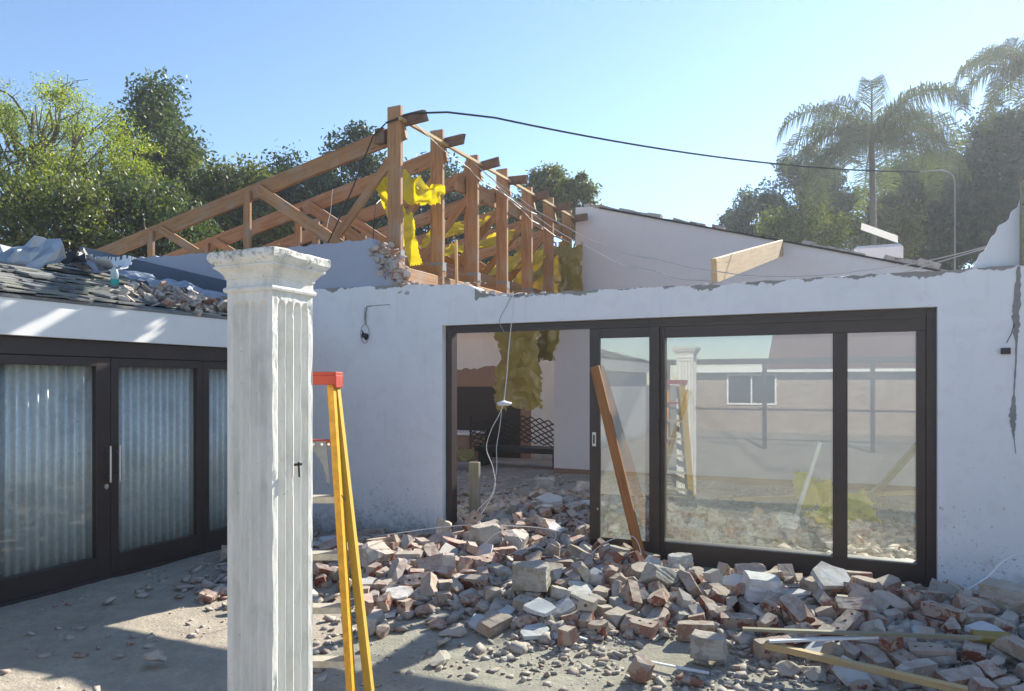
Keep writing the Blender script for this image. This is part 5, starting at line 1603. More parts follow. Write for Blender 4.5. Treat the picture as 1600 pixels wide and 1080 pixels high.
for k, (x, z, hh) in enumerate([(-4.95, 3.12, .20), (-5.5, 3.2, .24), (-6.3, 3.2, .2)]):
    rb = beam('binder_board', (x, 6.90, z), (x, 12.2, z+.02), .04, hh, T); tag(rb, ['long binder board on edge closest behind the truss posts', 'long binder board on edge in the middle of the truss chords', 'long binder board on edge farthest left on the truss chords'][k], 'board')
# yellow underlay still hanging in the trusses
def ys(loc, rot, w, h, seed, lab, mat='yellow_sheet', amp=.09, s=1.8, name='yellow_underlay'):
    o = crumple(name, M[mat], w, h, TR(loc, rot), nx=36, ny=22, amp=amp, s=s, seed=seed, th=.002); tag(o, lab, 'plastic sheet', 'yellow plastic underlay hanging in the trusses')
ys((-4.86, 7.3, 3.62), (85, 66, 8), .78, .28, 3, 'yellow underlay sheet hanging upright left of the first truss post', amp=.10, s=2.4)
ys((-4.52, 7.25, 3.78), (64, 14, 8), .62, .26, 6, 'bright yellow underlay draped between the first and second truss posts', amp=.14, s=2.6)
ys((-4.60, 7.2, 3.25), (84, 75, 12), .62, .16, 8, 'narrow yellow strip hanging behind the first truss post', amp=.06)
ys((-5.2, 9.3, 3.78), (28, -12, 10), 1.0, .8, 11, 'yellow underlay sagging between the second and third truss posts')
ys((-5.4, 10.2, 3.75), (26, -12, 10), 1.4, .9, 12, 'yellow underlay sagging between the third and fourth truss posts')
ys((-5.2, 11.4, 3.65), (26, -12, 10), 1.2, 1.0, 15, 'yellow underlay sagging between the fourth and fifth truss posts')
ys((-4.85, 12.0, 3.4), (88, 2, 0), 1.3, 1.4, 17, 'dull yellow underlay hanging down behind the last truss posts', 'olive_sheet')
ys((-7.5, 8.6, 3.2), (20, 0, 30), .3, .14, 18, 'small yellow scrap lying on the truss chord above the column')
tarp = crumple('hanging_tarpaulin', M['olive_sheet'], 1.0, 1.55, TR((-4.42, 9.75, 2.05), (90, 0, -22)), nx=34, ny=44, amp=.16, s=1.5, seed=23, th=.003)
tag(tarp, 'torn olive yellow tarpaulin hanging inside the open doorway', 'tarpaulin')
tp2 = crumple('hanging_tarpaulin', M['olive_sheet'], .5, .9, TR((-3.98, 9.9, 2.35), (90, 8, -30)), nx=20, ny=24, amp=.12, s=2.2, seed=29, th=.003, smooth=True)
tag(tp2, 'shorter darker fold of tarpaulin hanging right of the long one', 'tarpaulin')
o = crumple('floor_tarpaulin', M['olive_sheet'], 1.3, .9, TR((-7.0, 11.9, .22), (8, 0, 20)), amp=.2, s=1.6, seed=33, smooth=True); tag(o, 'olive sheet heaped on the floor at the left inside the doorway', 'tarpaulin')
o = crumple('floor_yellow_sheet', M['yellow_sheet'], .9, .6, TR((-.25, 9.3, .26), (22, 8, 20)), amp=.16, s=2.2, seed=35); tag(o, 'yellow sheet crumpled on the floor behind the right glass pane', 'plastic sheet')
o = crumple('floor_yellow_sheet', M['yellow_sheet'], .5, .35, TR((-.22, 8.3, .22), (26, -8, 60)), amp=.1, s=2.6, seed=37); tag(o, 'small yellow sheet on the rubble nearest the right glass pane', 'plastic sheet')

for a_, b_, w_, hh, mt_, lb in [((-2.75, 11.4, .06), (-2.45, 12.2, 1.5), .05, .10, 'truss_timber', 'old rafter leaning on the gable wall behind the narrow sliding pane'),
        ((.1, 10.4, .05), (1.3, 12.22, 1.3), .045, .10, 'weathered_timber', 'grey timber leaning on the gable wall behind the right pane'),
        ((-1.4, 10.0, .10), (.9, 10.9, .22), .10, .04, 'pale_timber', 'pale board lying across the indoor floor behind the wide pane'),
        ((-.6, 9.0, .08), (-.35, 9.1, .95), .04, .04, 'white_sheet', 'white stick standing up out of the indoor rubble behind the wide pane'),
        ((-3.6, 9.4, .06), (-2.2, 9.9, .09), .09, .04, 'rotten_timber', 'dark board lying on the floor inside the open doorway')]:
    o = beam('fallen_timber', a_, b_, w_, hh, M[mt_], ends=.02); tag(o, lb, 'timber')
# indoor things seen through the doorway
ms = MB()
for u in range(13):
    for v in range(5):
        x0 = -6.6+u*.17; z0 = .42+v*.10
        def q(a, b):
            xx = a; zz = b+.16*math.sin((a+6.6)*1.6); return (xx, 12.6-.25*math.sin((b-.3)*3), zz)
        ms.tube([q(x0, z0), q(x0+.085, z0+.05)], .011, 4).tube([q(x0+.085, z0+.05), q(x0+.17, z0)], .011, 4).tube([q(x0, z0), q(x0+.085, z0-.05)], .011, 4).tube([q(x0+.085, z0-.05), q(x0+.17, z0)], .011, 4)
ms.tube([(-6.7, 12.6, .3), (-6.7, 12.6, 1.0)], .02, 6)
tag(ms.build('iron_mesh', M['black_iron']), 'black iron lattice screen leaning on the floor at the back of the room', 'metal screen')
t_ = empty('chimney_box', (-7.0, 13.9, 0), 'dark sofa sized crate with pale top standing against the sooty wall', 'crate')
MB().box((-8.3, 13.4, .012), (-7.2, 14.2, .55)).build('body', M['brown_paint'], t_, bevel=.02)
MB().box((-8.32, 13.38, .551), (-7.18, 14.22, .60)).build('lid', M['inner_plaster'], t_, bevel=.01)
sb = empty('dark_bench', (-6, 12.9, 0), 'dark low bench behind the black lattice', 'bench')
MB().box((-6.7, 12.75, .30), (-4.95, 13.3, .40)).build('seat', M['black_iron'], sb, bevel=.01)
for x in (-6.6, -5.05): MB().box((x-.04, 12.8, .012), (x+.04, 13.25, .298)).build('leg', M['black_iron'], sb, bevel=.005)
for i in range(4):
    o = MB().box((-.15, -.06, -.018), (.15, .06, .018)).build('paper_brick', M['inner_plaster'], bevel=.004, M=TR((-4.35+rng.uniform(-.02, .02), 10.6, .03+.038*i), (0, 0, 12+rng.uniform(-9, 9))))
    tag(o, ['bottom', 'second', 'third', 'top'][i]+' pale tile of the small stack on the floor inside the doorway', 'tile', 'pale tiles stacked on the floor')
for i, (x, z) in enumerate([(-5.7, 2.75), (-7.4, 2.84)]): pass
rb = beam('ceiling_beam', (-10, 14.2, 2.86), (-4.9, 14.2, 2.86), .05, .16, M['rotten_timber']); tag(rb, 'dark old beam along the top of the brown inner wall', 'beam')

# ---------------------------------------------------------------- wires and pipe
def sag(a, b, s, n=24, wob=0, seed=0):
    a, b = Vector(a), Vector(b); return [a.lerp(b, k/n)-Vector((0, 0, 4*s*(k/n)*(1-k/n)))+noise.noise_vector(Vector((k*.35, seed, 0)))*wob*min(1, 4*(k/n)*(1-k/n)) for k in range(n+1)]
def wire(name, pts, r, mat, lab, cat='cable', grp=None):
    o = MB().tube(pts, r, 6).build(name, M[mat]); tag(o, lab, cat, grp); return o
PP = Vector((1.36, 12.7, 0))
pg = [(PP.x, PP.y, 3.05), (PP.x, PP.y, 4.58)]+[(PP.x-.22+.22*math.cos(a), PP.y, 4.58+.22*math.sin(a)) for a in np.linspace(.2, PI/2, 8)]+[(PP.x-.45, PP.y, 4.805)]
wire('bent_pipe', pg, .013, 'old_pipe', 'thin grey pipe bent over at its top, behind the right end of the gable wall', 'pipe')
ca = [(-4.62, 6.73, 4.45), (-4.3, 6.73, 4.505), (-3.95, 6.9, 4.52)]
wire('overhead_cable', ca+sag((-3.7, 7.05, 4.52), (PP.x-.46, PP.y, 4.805), .15, 30)[1:], .0105, 'black_plastic', 'thick black overhead cable from the first truss post to the bent pipe')
wire('black_hose', [(-4.62, 6.72, 4.44), (-4.78, 6.72, 4.33), (-4.9, 6.72, 4.1), (-5.05, 6.72, 3.8), (-5.25, 6.72, 3.45), (-5.45, 6.72, 3.12), (-5.5, 6.73, 2.9)], .0075, 'black_plastic', 'black hose curving down from the top of the first post to the grey wall')
wire('black_hose', [(-5.35, 8.2, 4.3), (-5.2, 7.6, 3.95), (-5.08, 7.2, 3.72), (-5.05, 7.1, 3.4), (-5.05, 7.1, 2.98)], .006, 'black_plastic', 'black hose hanging straight down behind the slanting one')
wire('gable_cable', [(x, 12.27, gz(x)-.01) for x in np.linspace(-4.0, 1.9, 20)], .016, 'black_plastic', 'black cable lying along the sloping top of the gable wall')
wire('loose_wire', sag((-4.38, 8.3, 4.42), (.95, 6.75, 2.68), .72, 30, .05, 1), .0045, 'grey_wire', 'upper loose grey wire sagging from the trusses to the torn plaster spike')
wire('loose_wire', sag((-4.38, 8.6, 4.38), (.93, 6.72, 2.66), .80, 30, .08, 2), .0045, 'grey_wire', 'lower loose grey wire sagging from the trusses to the torn plaster spike')
wire('tie_wire', sag((-4.40, 8.6, 4.40), (-4.39, 11.9, 4.02), .12, 16, .05, 3), .005, 'white_wire', 'pale wire running along the truss posts under the batten')
wire('tie_wire', sag((-4.40, 6.9, 4.50), (-4.39, 10.4, 4.20), .10, 16, .06, 5), .004, 'white_wire', 'pale wire dropping from the first post along the batten')
wire('hanging_wire', sag((-5.55, 7.0, 3.9), (-5.5, 6.72, 3.0), .0, 10, .06, 7), .004, 'white_wire', 'white wire hanging behind the grey upper wall')
t_ = empty('dangling_light_fitting', (-3.05, 6.9, 1.42), 'white round light fitting dangling on twisted wires in the open doorway', 'light fitting')
lathe([(.02, -.02), (.06, -.018), (.075, .0), (.07, .012), (.03, .02), (.012, .03)], c=(-3.06, 6.44, 1.42)).build('rose', M['white_sheet'], t_, smooth=True)
w1 = [(-2.98, 6.47, 2.5), (-2.97, 6.44, 2.3), (-3.01, 6.44, 1.95), (-3.03, 6.44, 1.7), (-3.06, 6.44, 1.45)]
w2 = [(-3.06, 6.44, 1.42), (-3.12, 6.44, 1.3), (-3.2, 6.43, 1.15), (-3.24, 6.42, .98), (-3.17, 6.42, .8), (-3.14, 6.4, .6), (-3.22, 6.36, .42), (-3.28, 6.32, .30), (-3.18, 6.2, .22)]
w3 = [(-3.08, 6.44, 1.41), (-3.1, 6.43, 1.2), (-3.13, 6.42, 1.0), (-3.12, 6.4, .8), (-3.16, 6.38, .55), (-3.3, 6.33, .36), (-3.1, 6.2, .2)]
def smooth_pts(p, n=5):
    p = [Vector(q) for q in p]; o = []
    for i in range(len(p)-1):
        a, b, c, d = p[max(i-1, 0)], p[i], p[i+1], p[min(i+2, len(p)-1)]
        for k in range(n):
            t = k/n; o.append(.5*((2*b)+(c-a)*t+(2*a-5*b+4*c-d)*t*t+(3*b-a-3*c+d)*t**3))
    return o+[p[-1]]
MB().tube(smooth_pts(w1), .004, 6).build('flex', M['white_wire'], t_); MB().tube(smooth_pts(w2), .0035, 6).build('flex', M['white_wire'], t_); MB().tube(smooth_pts(w3), .0035, 6).build('flex', M['white_wire'], t_)
wire('thin_wire', smooth_pts([(-3.0, 6.475, 2.46), (-3.05, 6.46, 2.35), (-3.12, 6.46, 2.22), (-3.06, 6.46, 2.1)]), .003, 'grey_wire', 'thin wire end hanging over the top of the open doorway')
wire('pile_wire', smooth_pts([(-4.0, 5.7, .2), (-3.3, 5.8, .33), (-2.8, 5.9, .36), (-2.4, 6.1, .3), (-2.45, 5.9, .12)]), .0035, 'white_wire', 'white wire stretched over the bricks below the open doorway')
wire('pile_wire', smooth_pts([(-2.1, 6.1, .1), (-1.95, 6.15, .24), (-1.72, 6.2, .30), (-1.62, 6.15, .12), (-1.55, 6.0, .05), (-1.75, 5.9, .06)]), .0035, 'white_wire', 'springy loop of white wire below the foot of the leaning plank')
wire('pile_wire', smooth_pts([(-2.9, 5.5, .15), (-2.75, 5.6, .34), (-2.6, 5.65, .36), (-2.45, 5.5, .28), (-2.6, 5.3, .2)]), .003, 'white_wire', 'looped wire on top of the brick heap right of the ladder')
wire('white_conduit', smooth_pts([(-.1, 5.5, .14), (.25, 5.55, .15), (.55, 5.7, .17), (.8, 5.9, .28), (.95, 6.05, .40), (1.1, 6.1, .46)]), .006, 'white_sheet', 'white cable arching over the rubble at the foot of the right wall')

# roof cowl behind the gable
t_ = empty('roof_cowl', (.4, 13.6, 3), 'grey roof box with a tilted sheet metal lid behind the gable wall', 'roof vent')
MB().box((.0, 13.3, 3.0), (.72, 13.9, 3.86)).build('box', M['gable_plaster'], t_, bevel=.05)
MB().box((.2, 13.25, 3.3), (.6, 13.296, 3.56)).build('brick_panel', M['brick'], t_)
lid = MB().box((-.30, -.22, -.004), (.30, .22, .004)).build('lid', M['dull_sheet'], t_, M=TR((.38, 13.5, 4.08), (28, 24, 10)))
hw = MB().box((-4.5, 13.0, 2.2), (3.2, 13.9, 3.05)).build('rear_parapet', M['gable_plaster']); tag(hw, 'low rear parapet wall hidden behind the gable wall carrying the roof box', 'wall')

# ---------------------------------------------------------------- fluted column
CO = Vector((-2.088, 2.259, 0)); CW = .239     # nearest corner: +X, -Y
cx, cy_ = CO.x-CW/2, CO.y+CW/2
CL = empty('fluted_column', (cx, cy_, 0), 'square white painted column with fluted sides and a moulded capital', 'column')
zb, zt = .0, 1.9817
zs = [zb]+list(np.arange(.04, 1.80, .02))+list(np.arange(1.80, zt+.0001, .006))
NF = 4; nu = 80
def flute(u, z):
    m = .115; t = (u-m)/(1-2*m)
    if t <= 0 or t >= 1: return 0
    f = t*NF; k = int(f); q = (f-k-.5)*2
    q /= .86
    if abs(q) >= 1: return 0
    topz = 1.9419; hw_ = CW*(1-2*m)/NF*.43
    d = math.sqrt(1-q*q)
    e = (topz-z)/hw_
    if e <= 0: return 0
    if e < 1: d = math.sqrt(max(0, 1-q*q-(1-e)**2))
    return d*.019
sh = MB()
for s in range(4):
    c, sn = round(math.cos(s*PI/2)), round(math.sin(s*PI/2)); base = len(sh.v)
    for z in zs:
        for i in range(nu+1):
            u = i/nu; x = (u-.5)*CW; d = flute(u, z)
            y = -CW/2+d
            w_ = .0022*noise.noise(Vector((x*14+s*9, z*9, 3)))+.0016*noise.noise(Vector((x*60+s*5, z*50, 7)))
            ch = noise.noise(Vector((x*22+s*31, z*13, 1.5)));
            if ch > .40 and d < .004: w_ += min(.004, (ch-.40)*.04)*(.6+.8*noise.noise(Vector((x*90, z*90, s))))
            if 0 < i < nu: y += w_
            sh.v.append(Vector((cx+x*c-y*sn, cy_+x*sn+y*c, z)))
    for j in range(len(zs)-1):
        for i in range(nu):
            a = base+j*(nu+1)+i; sh.f.append((a, a+1, a+nu+2, a+nu+1))
sh.build('shaft', M['column_paint'], CL, smooth=True)
prof = [(-0.0177, 1.9799), (0.0035, 1.9799), (0.0106, 1.9844), (0.0124, 1.9923), (0.0106, 1.9994), (0.0035, 2.0038), (0.0018, 2.0082), (0.0018, 2.033), (0.0071, 2.0366), (0.0071, 2.0419), (0.0106, 2.0507), (0.0195, 2.0631), (0.0301, 2.0729), (0.0381, 2.0782), (0.0398, 2.0844), (0.0354, 2.0879), (0.0398, 2.0932), (0.0469, 2.1003), (0.0522, 2.1091), (0.0544, 2.118), (0.0544, 2.1366), (0.0504, 2.1428), (0.0266, 2.1463), (-0.1195, 2.1499)]
cp = MB(); n = 22
for o_, z in prof:
    h = CW/2+o_
    for s in range(4):
        c, sn = round(math.cos(s*PI/2)), round(math.sin(s*PI/2))
        for i in range(n):
            x = (-1+2*i/n)*h; y = -h; p = Vector((cx+x*c-y*sn, cy_+x*sn+y*c, z))
            k = .35 if z < 2.088 else (1 if z < 2.115 else 2.2)
            if o_ > -.09: p += noise.noise_vector(p*28)*.0018*k+noise.noise_vector(p*9)*.002*k
            cp.v.append(p)
m = 4*n
for j in range(len(prof)-1):
    for i in range(m): cp.f.append((j*m+i, j*m+(i+1) % m, (j+1)*m+(i+1) % m, (j+1)*m+i))
cp.build('capital', M['column_paint'], CL, smooth=False)
q = CO+Vector((.004, .124, 1.278))
MB().tube([q, q+Vector((.035, 0, .004))], .006, 6).tube([q+Vector((.02, 0, .012)), q+Vector((.022, .002, -.05))], .004, 6).build('rusty_hook', M['black_iron'], CL)

# ---------------------------------------------------------------- stepladder behind the column
LD = empty('stepladder', c2w(-.965, 3.469, 0), 'yellow fibreglass stepladder with red top standing closed behind the white column', 'ladder', rz=R(YAW))
LM = WM[LD.name]
def LP(x, y, z): return ((x+1.09)*.885, (y-3.92)*.885, 1.61+(z-1.61)*.885)      # ladder drawing to metres
def rail(name, a, b, w, d, side, mat):
    """C-section rail from a (foot) to b (top); flanges point to 'side'"""
    a, b = Vector(LP(*a)), Vector(LP(*b)); t = .004
    prof = [(0, -d/2), (side*w, -d/2), (side*w, -d/2+t), (side*t, -d/2+t), (side*t, d/2-t), (side*w, d/2-t), (side*w, d/2), (0, d/2)]
    v = [a+Vector((p[0], p[1], 0)) for p in prof]+[b+Vector((p[0], p[1], 0)) for p in prof]
    return MB().add(v, [(i, (i+1) % 8, (i+1) % 8+8, i+8) for i in range(8)]+[(0, 1, 2, 3), (0, 3, 4, 7), (4, 5, 6, 7), (8, 11, 10, 9), (8, 15, 12, 11), (12, 15, 14, 13)]).build(name, mat, LD, M=LM)
yr, yf = 3.90, 3.80
fr_ = rail('front_rail', (-.790, yf-.018, -.209), (-.925, yf+.055, 1.66), .028, .075, -1, M['ladder_yellow'])
fl_ = rail('front_rail', (-1.385, yf-.018, -.209), (-1.25, yf+.055, 1.66), .028, .075, 1, M['ladder_yellow'])
rr_ = rail('rear_rail', (-.712, yf+.11, -.209), (-.915, yf+.105, 1.60), .034, .06, -1, M['ladder_olive'])
rl_ = rail('rear_rail', (-1.463, yf+.11, -.209), (-1.26, yf+.105, 1.60), .026, .05, 1, M['ladder_olive'])
for z in (-.07, .20, .47, .74, 1.03, 1.32):
    t = z/1.66; x1 = -.805-.12*t-.005; x0 = -1.37+.12*t+.005; yy = yf-.01+.065*t
    MB().box(LP(x0, yy-.038, z-.006), LP(x1, yy+.04, z+.0)).box(LP(x0, yy-.041, z-.032), LP(x1, yy-.0385, z+.001)).box(LP(x0, yy+.04, z-.03), LP(x1, yy+.0425, z)).build('step', M['ladder_red'] if z > 1.2 else M['ladder_step'], LD, M=LM, bevel=.0008)
cp_ = MB().box(LP(-1.275, yf-.02, 1.655), LP(-.90, yf+.15, 1.672)).box(LP(-1.275, yf-.02, 1.605), LP(-.90, yf-.012, 1.655)).box(LP(-1.275, yf+.142, 1.605), LP(-.90, yf+.15, 1.655)).box(LP(-.912, yf-.012, 1.59), LP(-.90, yf+.142, 1.655)).box(LP(-1.275, yf-.012, 1.59), LP(-1.263, yf+.142, 1.655)).build('top_cap', M['ladder_red'], LD, bevel=.002, M=LM)
br = MB()
for sx, xx in ((-1, -.965),):
    br.prism([LPx for LPx in [LP(xx+a_, 0, b_)[::2] for a_, b_ in ((-.10, 1.315), (.01, 1.315), (.032, 1.10), (.018, 1.10), (-.005, 1.19), (-.05, 1.262), (-.10, 1.285))]], 'y', LP(0, yf, 0)[1], LP(0, yf+.006, 0)[1])
br.build('step_bracket', M['galvanised'], LD, M=LM)
for x in (-.975, -.94, -1.02): MB().tube([LP(x, yf-.004, 1.30), LP(x, yf+.002, 1.30)], .007, 8).build('rivet', M['steel'], LD, M=LM)
MB().tube([LP(-.888, yf+.0, .86), LP(-.885, yf+.01, 1.04), LP(-.862, yf+.16, .95)], .006, 6).build('spreader', M['galvanised'], LD, M=LM)
for x, y in ((-.803, yf-.018), (-1.372, yf-.018), (-.728, yf+.11), (-1.447, yf+.11)):
    MB().box(LP(x-.022, y-.042, -.209), LP(x+.022, y+.042, -.17)).build('foot', M['black_plastic'], LD, M=LM, bevel=.004)

# ---------------------------------------------------------------- rubble: every brick and lump is a thing of its own
PB = {}
MATK = dict(brick='brick', half='brick', lump='mortar_lump', slab='plaster_chip', block='mortar_lump')
for k, n in KINDS:
    for s in range(n): PB[k, s] = from_bm({'brick': 'brick', 'half': 'half_brick', 'lump': 'rubble_lump', 'slab': 'plaster_slab', 'block': 'masonry_block'}[k], piece_bm(k, s))
FULL = dict(b='brick', h='half', l='lump', s='slab', k='block')
NM = {'brick': 'brick', 'half': 'half_brick', 'lump': 'rubble_lump', 'slab': 'plaster_slab', 'block': 'masonry_block'}
DESC = {'brick': 'whole dusty brick', 'half': 'broken brick half', 'lump': 'lump of broken mortar and brick', 'slab': 'flat piece of grey white plaster', 'block': 'block of bricks still mortared together'}
CATS = {'brick': 'brick', 'half': 'brick', 'lump': 'rubble lump', 'slab': 'plaster slab', 'block': 'masonry block'}
def where(x, y):
    if y > 8.9: return 'of the far indoor floor'
    if y > 6.6: return 'inside the open doorway' if x < -2.25 else 'behind the door glass'
    if y < 4.55 and x > -3.4: return 'of loose scatter in the yard'
    if x < -3.9 and y < 5.2: return 'on the ground left of the column'
    if x < -3.25: return 'of heap behind the ladder'
    if x < -2.0: return 'of heap below the doorway'
    if x < -.8: return 'of heap below leaning plank'
    if x < .3: return 'of heap below the wide pane'
    return 'of heap at the right wall'
TONES = {'brick': [('dark red', (.19, .062, .04)), ('red', (.27, .105, .07)), ('pinkish', (.36, .21, .155)), ('pale brown', (.38, .29, .22))],
         'mortar_lump': [('grey', (.34, .31, .27)), ('tan', (.42, .36, .28)), ('pinkish grey', (.38, .28, .23)), ('pale grey', (.46, .44, .41))],
         'plaster_chip': [('whitish', (.58, .58, .57)), ('light grey', (.48, .47, .46)), ('cream', (.56, .52, .45)), ('blue grey', (.46, .49, .53))]}
def pose(k, M4, s):
    R3 = M4.to_3x3().normalized(); ax = [abs(R3.col[i].z) for i in range(3)]; i = ax.index(max(ax))
    if max(ax) < .86: return 'tilted'
    return ['standing on end', 'lying on edge', 'lying flat'][i] if k in ('brick', 'half') else 'lying level'
def row(x, y):
    if y > 6.6: return ['near the threshold', 'halfway in', 'far in'][0 if y < 7.3 else (1 if y < 8.1 else 2)] if y < 8.9 else ('left half' if x < -2.5 else 'right half')
    return 'front edge' if y < 4.9 else ('front slope' if y < 5.35 else ('middle' if y < 5.8 else 'back'))
def height(z): return 'on top' if z > .24 else ''
SEEN = set()
def piece(k, s, M4, mat=None, label=None, solo=False, tone=None):
    me = PB[k, s]; mk = mat or MATK[k]
    if not me.materials: me.materials.append(M[MATK[k]])
    o = bpy.data.objects.new(NM[k], me); COL.objects.link(o); o.matrix_basis = M4; WM[o.name] = M4
    if mk != MATK[k]:
        o.material_slots[0].link = 'OBJECT'; o.material_slots[0].material = M[mk]
    x, y, z = M4.translation; wh = where(x, y); rt = random.Random(x*313+y*77)
    tn, tc = TONES[mk][rt.choices([0, 1, 2, 3], [.16, .3, .3, .24])[0]] if tone is None else TONES[mk][tone]
    f = rt.uniform(.85, 1.12); o.color = (tc[0]*f, tc[1]*f, tc[2]*f, 1)
    if label is None:
        nm = {'brick': 'whole brick', 'half': 'half brick', 'lump': 'rubble lump', 'slab': 'thin plaster piece', 'block': 'mortared brick block'}[k]
        if k in ('brick', 'half') and s % 2 == 0: nm = 'holed '+nm
        label = ' '.join([tn, nm, pose(k, M4, s)+(',' if True else ''), row(x, y), wh])
        label = label.replace('the heap', 'the heap'); label = label if len(label.split()) <= 16 else label.replace(' the ', ' '); assert len(label.split()) <= 16, label
        if label in SEEN:
            extra = [w_ for w_ in ('chipped' if s % 3 == 0 else 'dusty', 'small' if k in ('half', 'lump') else 'long')]
            label2 = extra[0]+' '+label; label = label2 if len(label2.split()) <= 16 else label
        SEEN.add(label)
    tag(o, label, CATS[k], None if solo else {'brick': 'whole bricks', 'half': 'broken bricks', 'lump': 'lumps', 'slab': 'plaster pieces', 'block': 'mortared blocks'}[k]+' '+wh)
    return o
for ln in REST.strip().split('\n'):
    a = ln.split(); k = FULL[a[0][0]]; s = int(a[0][1:]); x, y, z, rx, ry, rz_ = map(float, a[1:])
    if 5.95 < y < 6.6 and ((-2.25 < x < -.1 and z > .12) or (x >= -.1 and z > .11)): continue
    if math.hypot(x-cx, y-cy_) < .35: continue
    if y < 4.3 and x > .9: continue
    r_ = random.Random(x*91+y*17); mat = None
    if k == 'half' and r_.random() < .3: mat = 'mortar_lump'
    if k == 'lump' and r_.random() < .25: mat = 'brick'
    if k == 'brick' and r_.random() < .15: mat = 'mortar_lump'
    piece(k, s, Matrix.Translation((x, y, z)) @ Euler((rx, ry, rz_)).to_matrix().to_4x4(), mat)
# small rubble and chips: nobody could count them
def chips(N, seed, f, smin, smax, flat=.5, lift=0.):
    r = np.random.default_rng(seed); rr = random.Random(seed)
    cube = np.array([(-1, -1, -1), (1, -1, -1), (1, 1, -1), (-1, 1, -1), (-1, -1, 1), (1, -1, 1), (1, 1, 1), (-1, 1, 1)], float)
    fc = np.array([(0, 3, 2, 1), (4, 5, 6, 7), (0, 1, 5, 4), (1, 2, 6, 5), (2, 3, 7, 6), (3, 0, 4, 7)])
    V = []; Fc = []; c = 0
    for i in range(N):
        while True:
            x, y = f(rr)
            if abs(x-cx) > .17 or abs(y-cy_) > .17: break
        s = smin+(smax-smin)*rr.random()**3
        v = cube*np.array([s, s*rr.uniform(.5, 1), s*rr.uniform(.18, flat)])*(1+r.uniform(-.55, .2, (8, 3)))
        e = Euler((rr.uniform(-.5, .5), rr.uniform(-.5, .5), rr.uniform(0, 6.3))).to_matrix(); v = v @ np.array(e).T
        v += (x, y, (ground_z(x, y) if y < 6.7 else max(.014, ground_z(x, y)))+s*.22+lift); V.append(v); Fc.append(fc+c); c += 8
    me = bpy.data.meshes.new('chips'); V = np.concatenate(V); Fc = np.concatenate(Fc)
    me.vertices.add(len(V)); me.vertices.foreach_set('co', V.ravel()); me.loops.add(Fc.size); me.loops.foreach_set('vertex_index', Fc.ravel().astype(np.int32))
    me.polygons.add(len(Fc)); me.polygons.foreach_set('loop_start', np.arange(0, Fc.size, 4, dtype=np.int32)); me.update(calc_edges=True); me.validate(); return me
def fpile(r):
    while True:
        x, y = r.uniform(-5.2, 2.2), r.uniform(3.9, 9.6)
        if 6.46 < y < 6.72 and not (-3.65 < x < -2.4): continue
        if r.random() < mound(x, y)*7+.03: return x, y
def ffore(r):
    while True:
        x, y = r.uniform(-5.5, 2.4), r.uniform(2.4, 6.3)
        p = .05+.95*sm(3.3, 4.7, y)*sm(-4.6, -2.6, x)*(.45+.55*sm(-2.4, -1.4, x))
        if noise.noise(Vector((x*1.6, y*1.6, 9))) > -.1 and r.random() < p: return x, y
def ffloor(r): return r.uniform(-6.5, 2.5), r.uniform(6.8, 12)
tag(link('fine_rubble', chips(19000, 1, fpile, .009, .075, lift=.008), M['rubble_mix']), 'small broken brick and mortar bits covering the heap', 'rubble', kind='stuff')
tag(link('ground_chips', chips(11000, 2, ffore, .004, .036), M['rubble_mix']), 'stone and mortar chips strewn over the dusty yard', 'rubble', kind='stuff')
tag(link('floor_litter', chips(2200, 3, ffloor, .008, .06), M['rubble_mix']), 'litter of broken plaster on the indoor floor', 'rubble', kind='stuff')

# pieces that stand out in the photograph
def hero(k, s, x, y, z, rot, mat, lab, sc=1.):
    o = piece(k, s, TR((x, y, z), rot) @ Matrix.Scale(sc, 4), mat, lab, True); return o
hero('half', 0, -3.05, 5.95, .36, (80, 30, 40), 'brick', 'upright red brick half poking up highest in the heap below the doorway', 1.15)
HB = hero('block', 0, -.76, 4.36, .095, (0, 0, -4), 'mortar_lump', 'big square mortared block with three brick holes, foremost in the middle of the yard', .8)
def dimple(o, pts, r):
    for q in pts:
        MB().tube([Vector(q), Vector(q)+Vector((0, .01, 0))], r, 10).build('brick_hole', M['soot_and_hole_shade'], o, M=WM[o.name])
hero('block', 1, -.57, 5.3, .22, (4, 6, 20), 'plaster_chip', 'big whitewashed block standing highest in the heap before the wide glass pane', .95)
hero('block', 2, -1.27, 6.0, .17, (5, -4, 28), 'plaster_chip', 'white faced block resting against the bottom rail of the glass door', .72)
hero('slab', 1, -.13, 5.5, .29, (24, 16, 20), 'plaster_chip', 'large white plaster slab tilted on the heap before the right glass pane', 1.4)
hero('slab', 3, -2.82, 7.1, .42, (14, 6, -16), 'plaster_chip', 'long white slab lying on top of the heap inside the doorway', 1.3)
hero('slab', 2, -2.45, 7.2, .40, (10, -6, 10), 'plaster_chip', 'pale flat slab right of the long one on the indoor heap', 1.1)
hero('lump', 2, -3.90, 4.00, .06, (10, 0, 20), 'mortar_lump', 'largest pale lump on the shaded ground left of the column', 1.25)
hero('lump', 4, -4.1, 4.02, .045, (0, 20, 50), 'brick', 'red and grey lump just left of the largest pale lump, left of the column')
hero('lump', 5, -3.62, 2.98, .05, (0, 0, 10), 'mortar_lump', 'rounded grey lump at the shadow edge left of the column foot', 1.0)
hero('lump', 1, -2.20, 4.42, .05, (0, 0, 100), 'mortar_lump', 'mossy grey lump alone on the ground in front of the heap', 1.2)

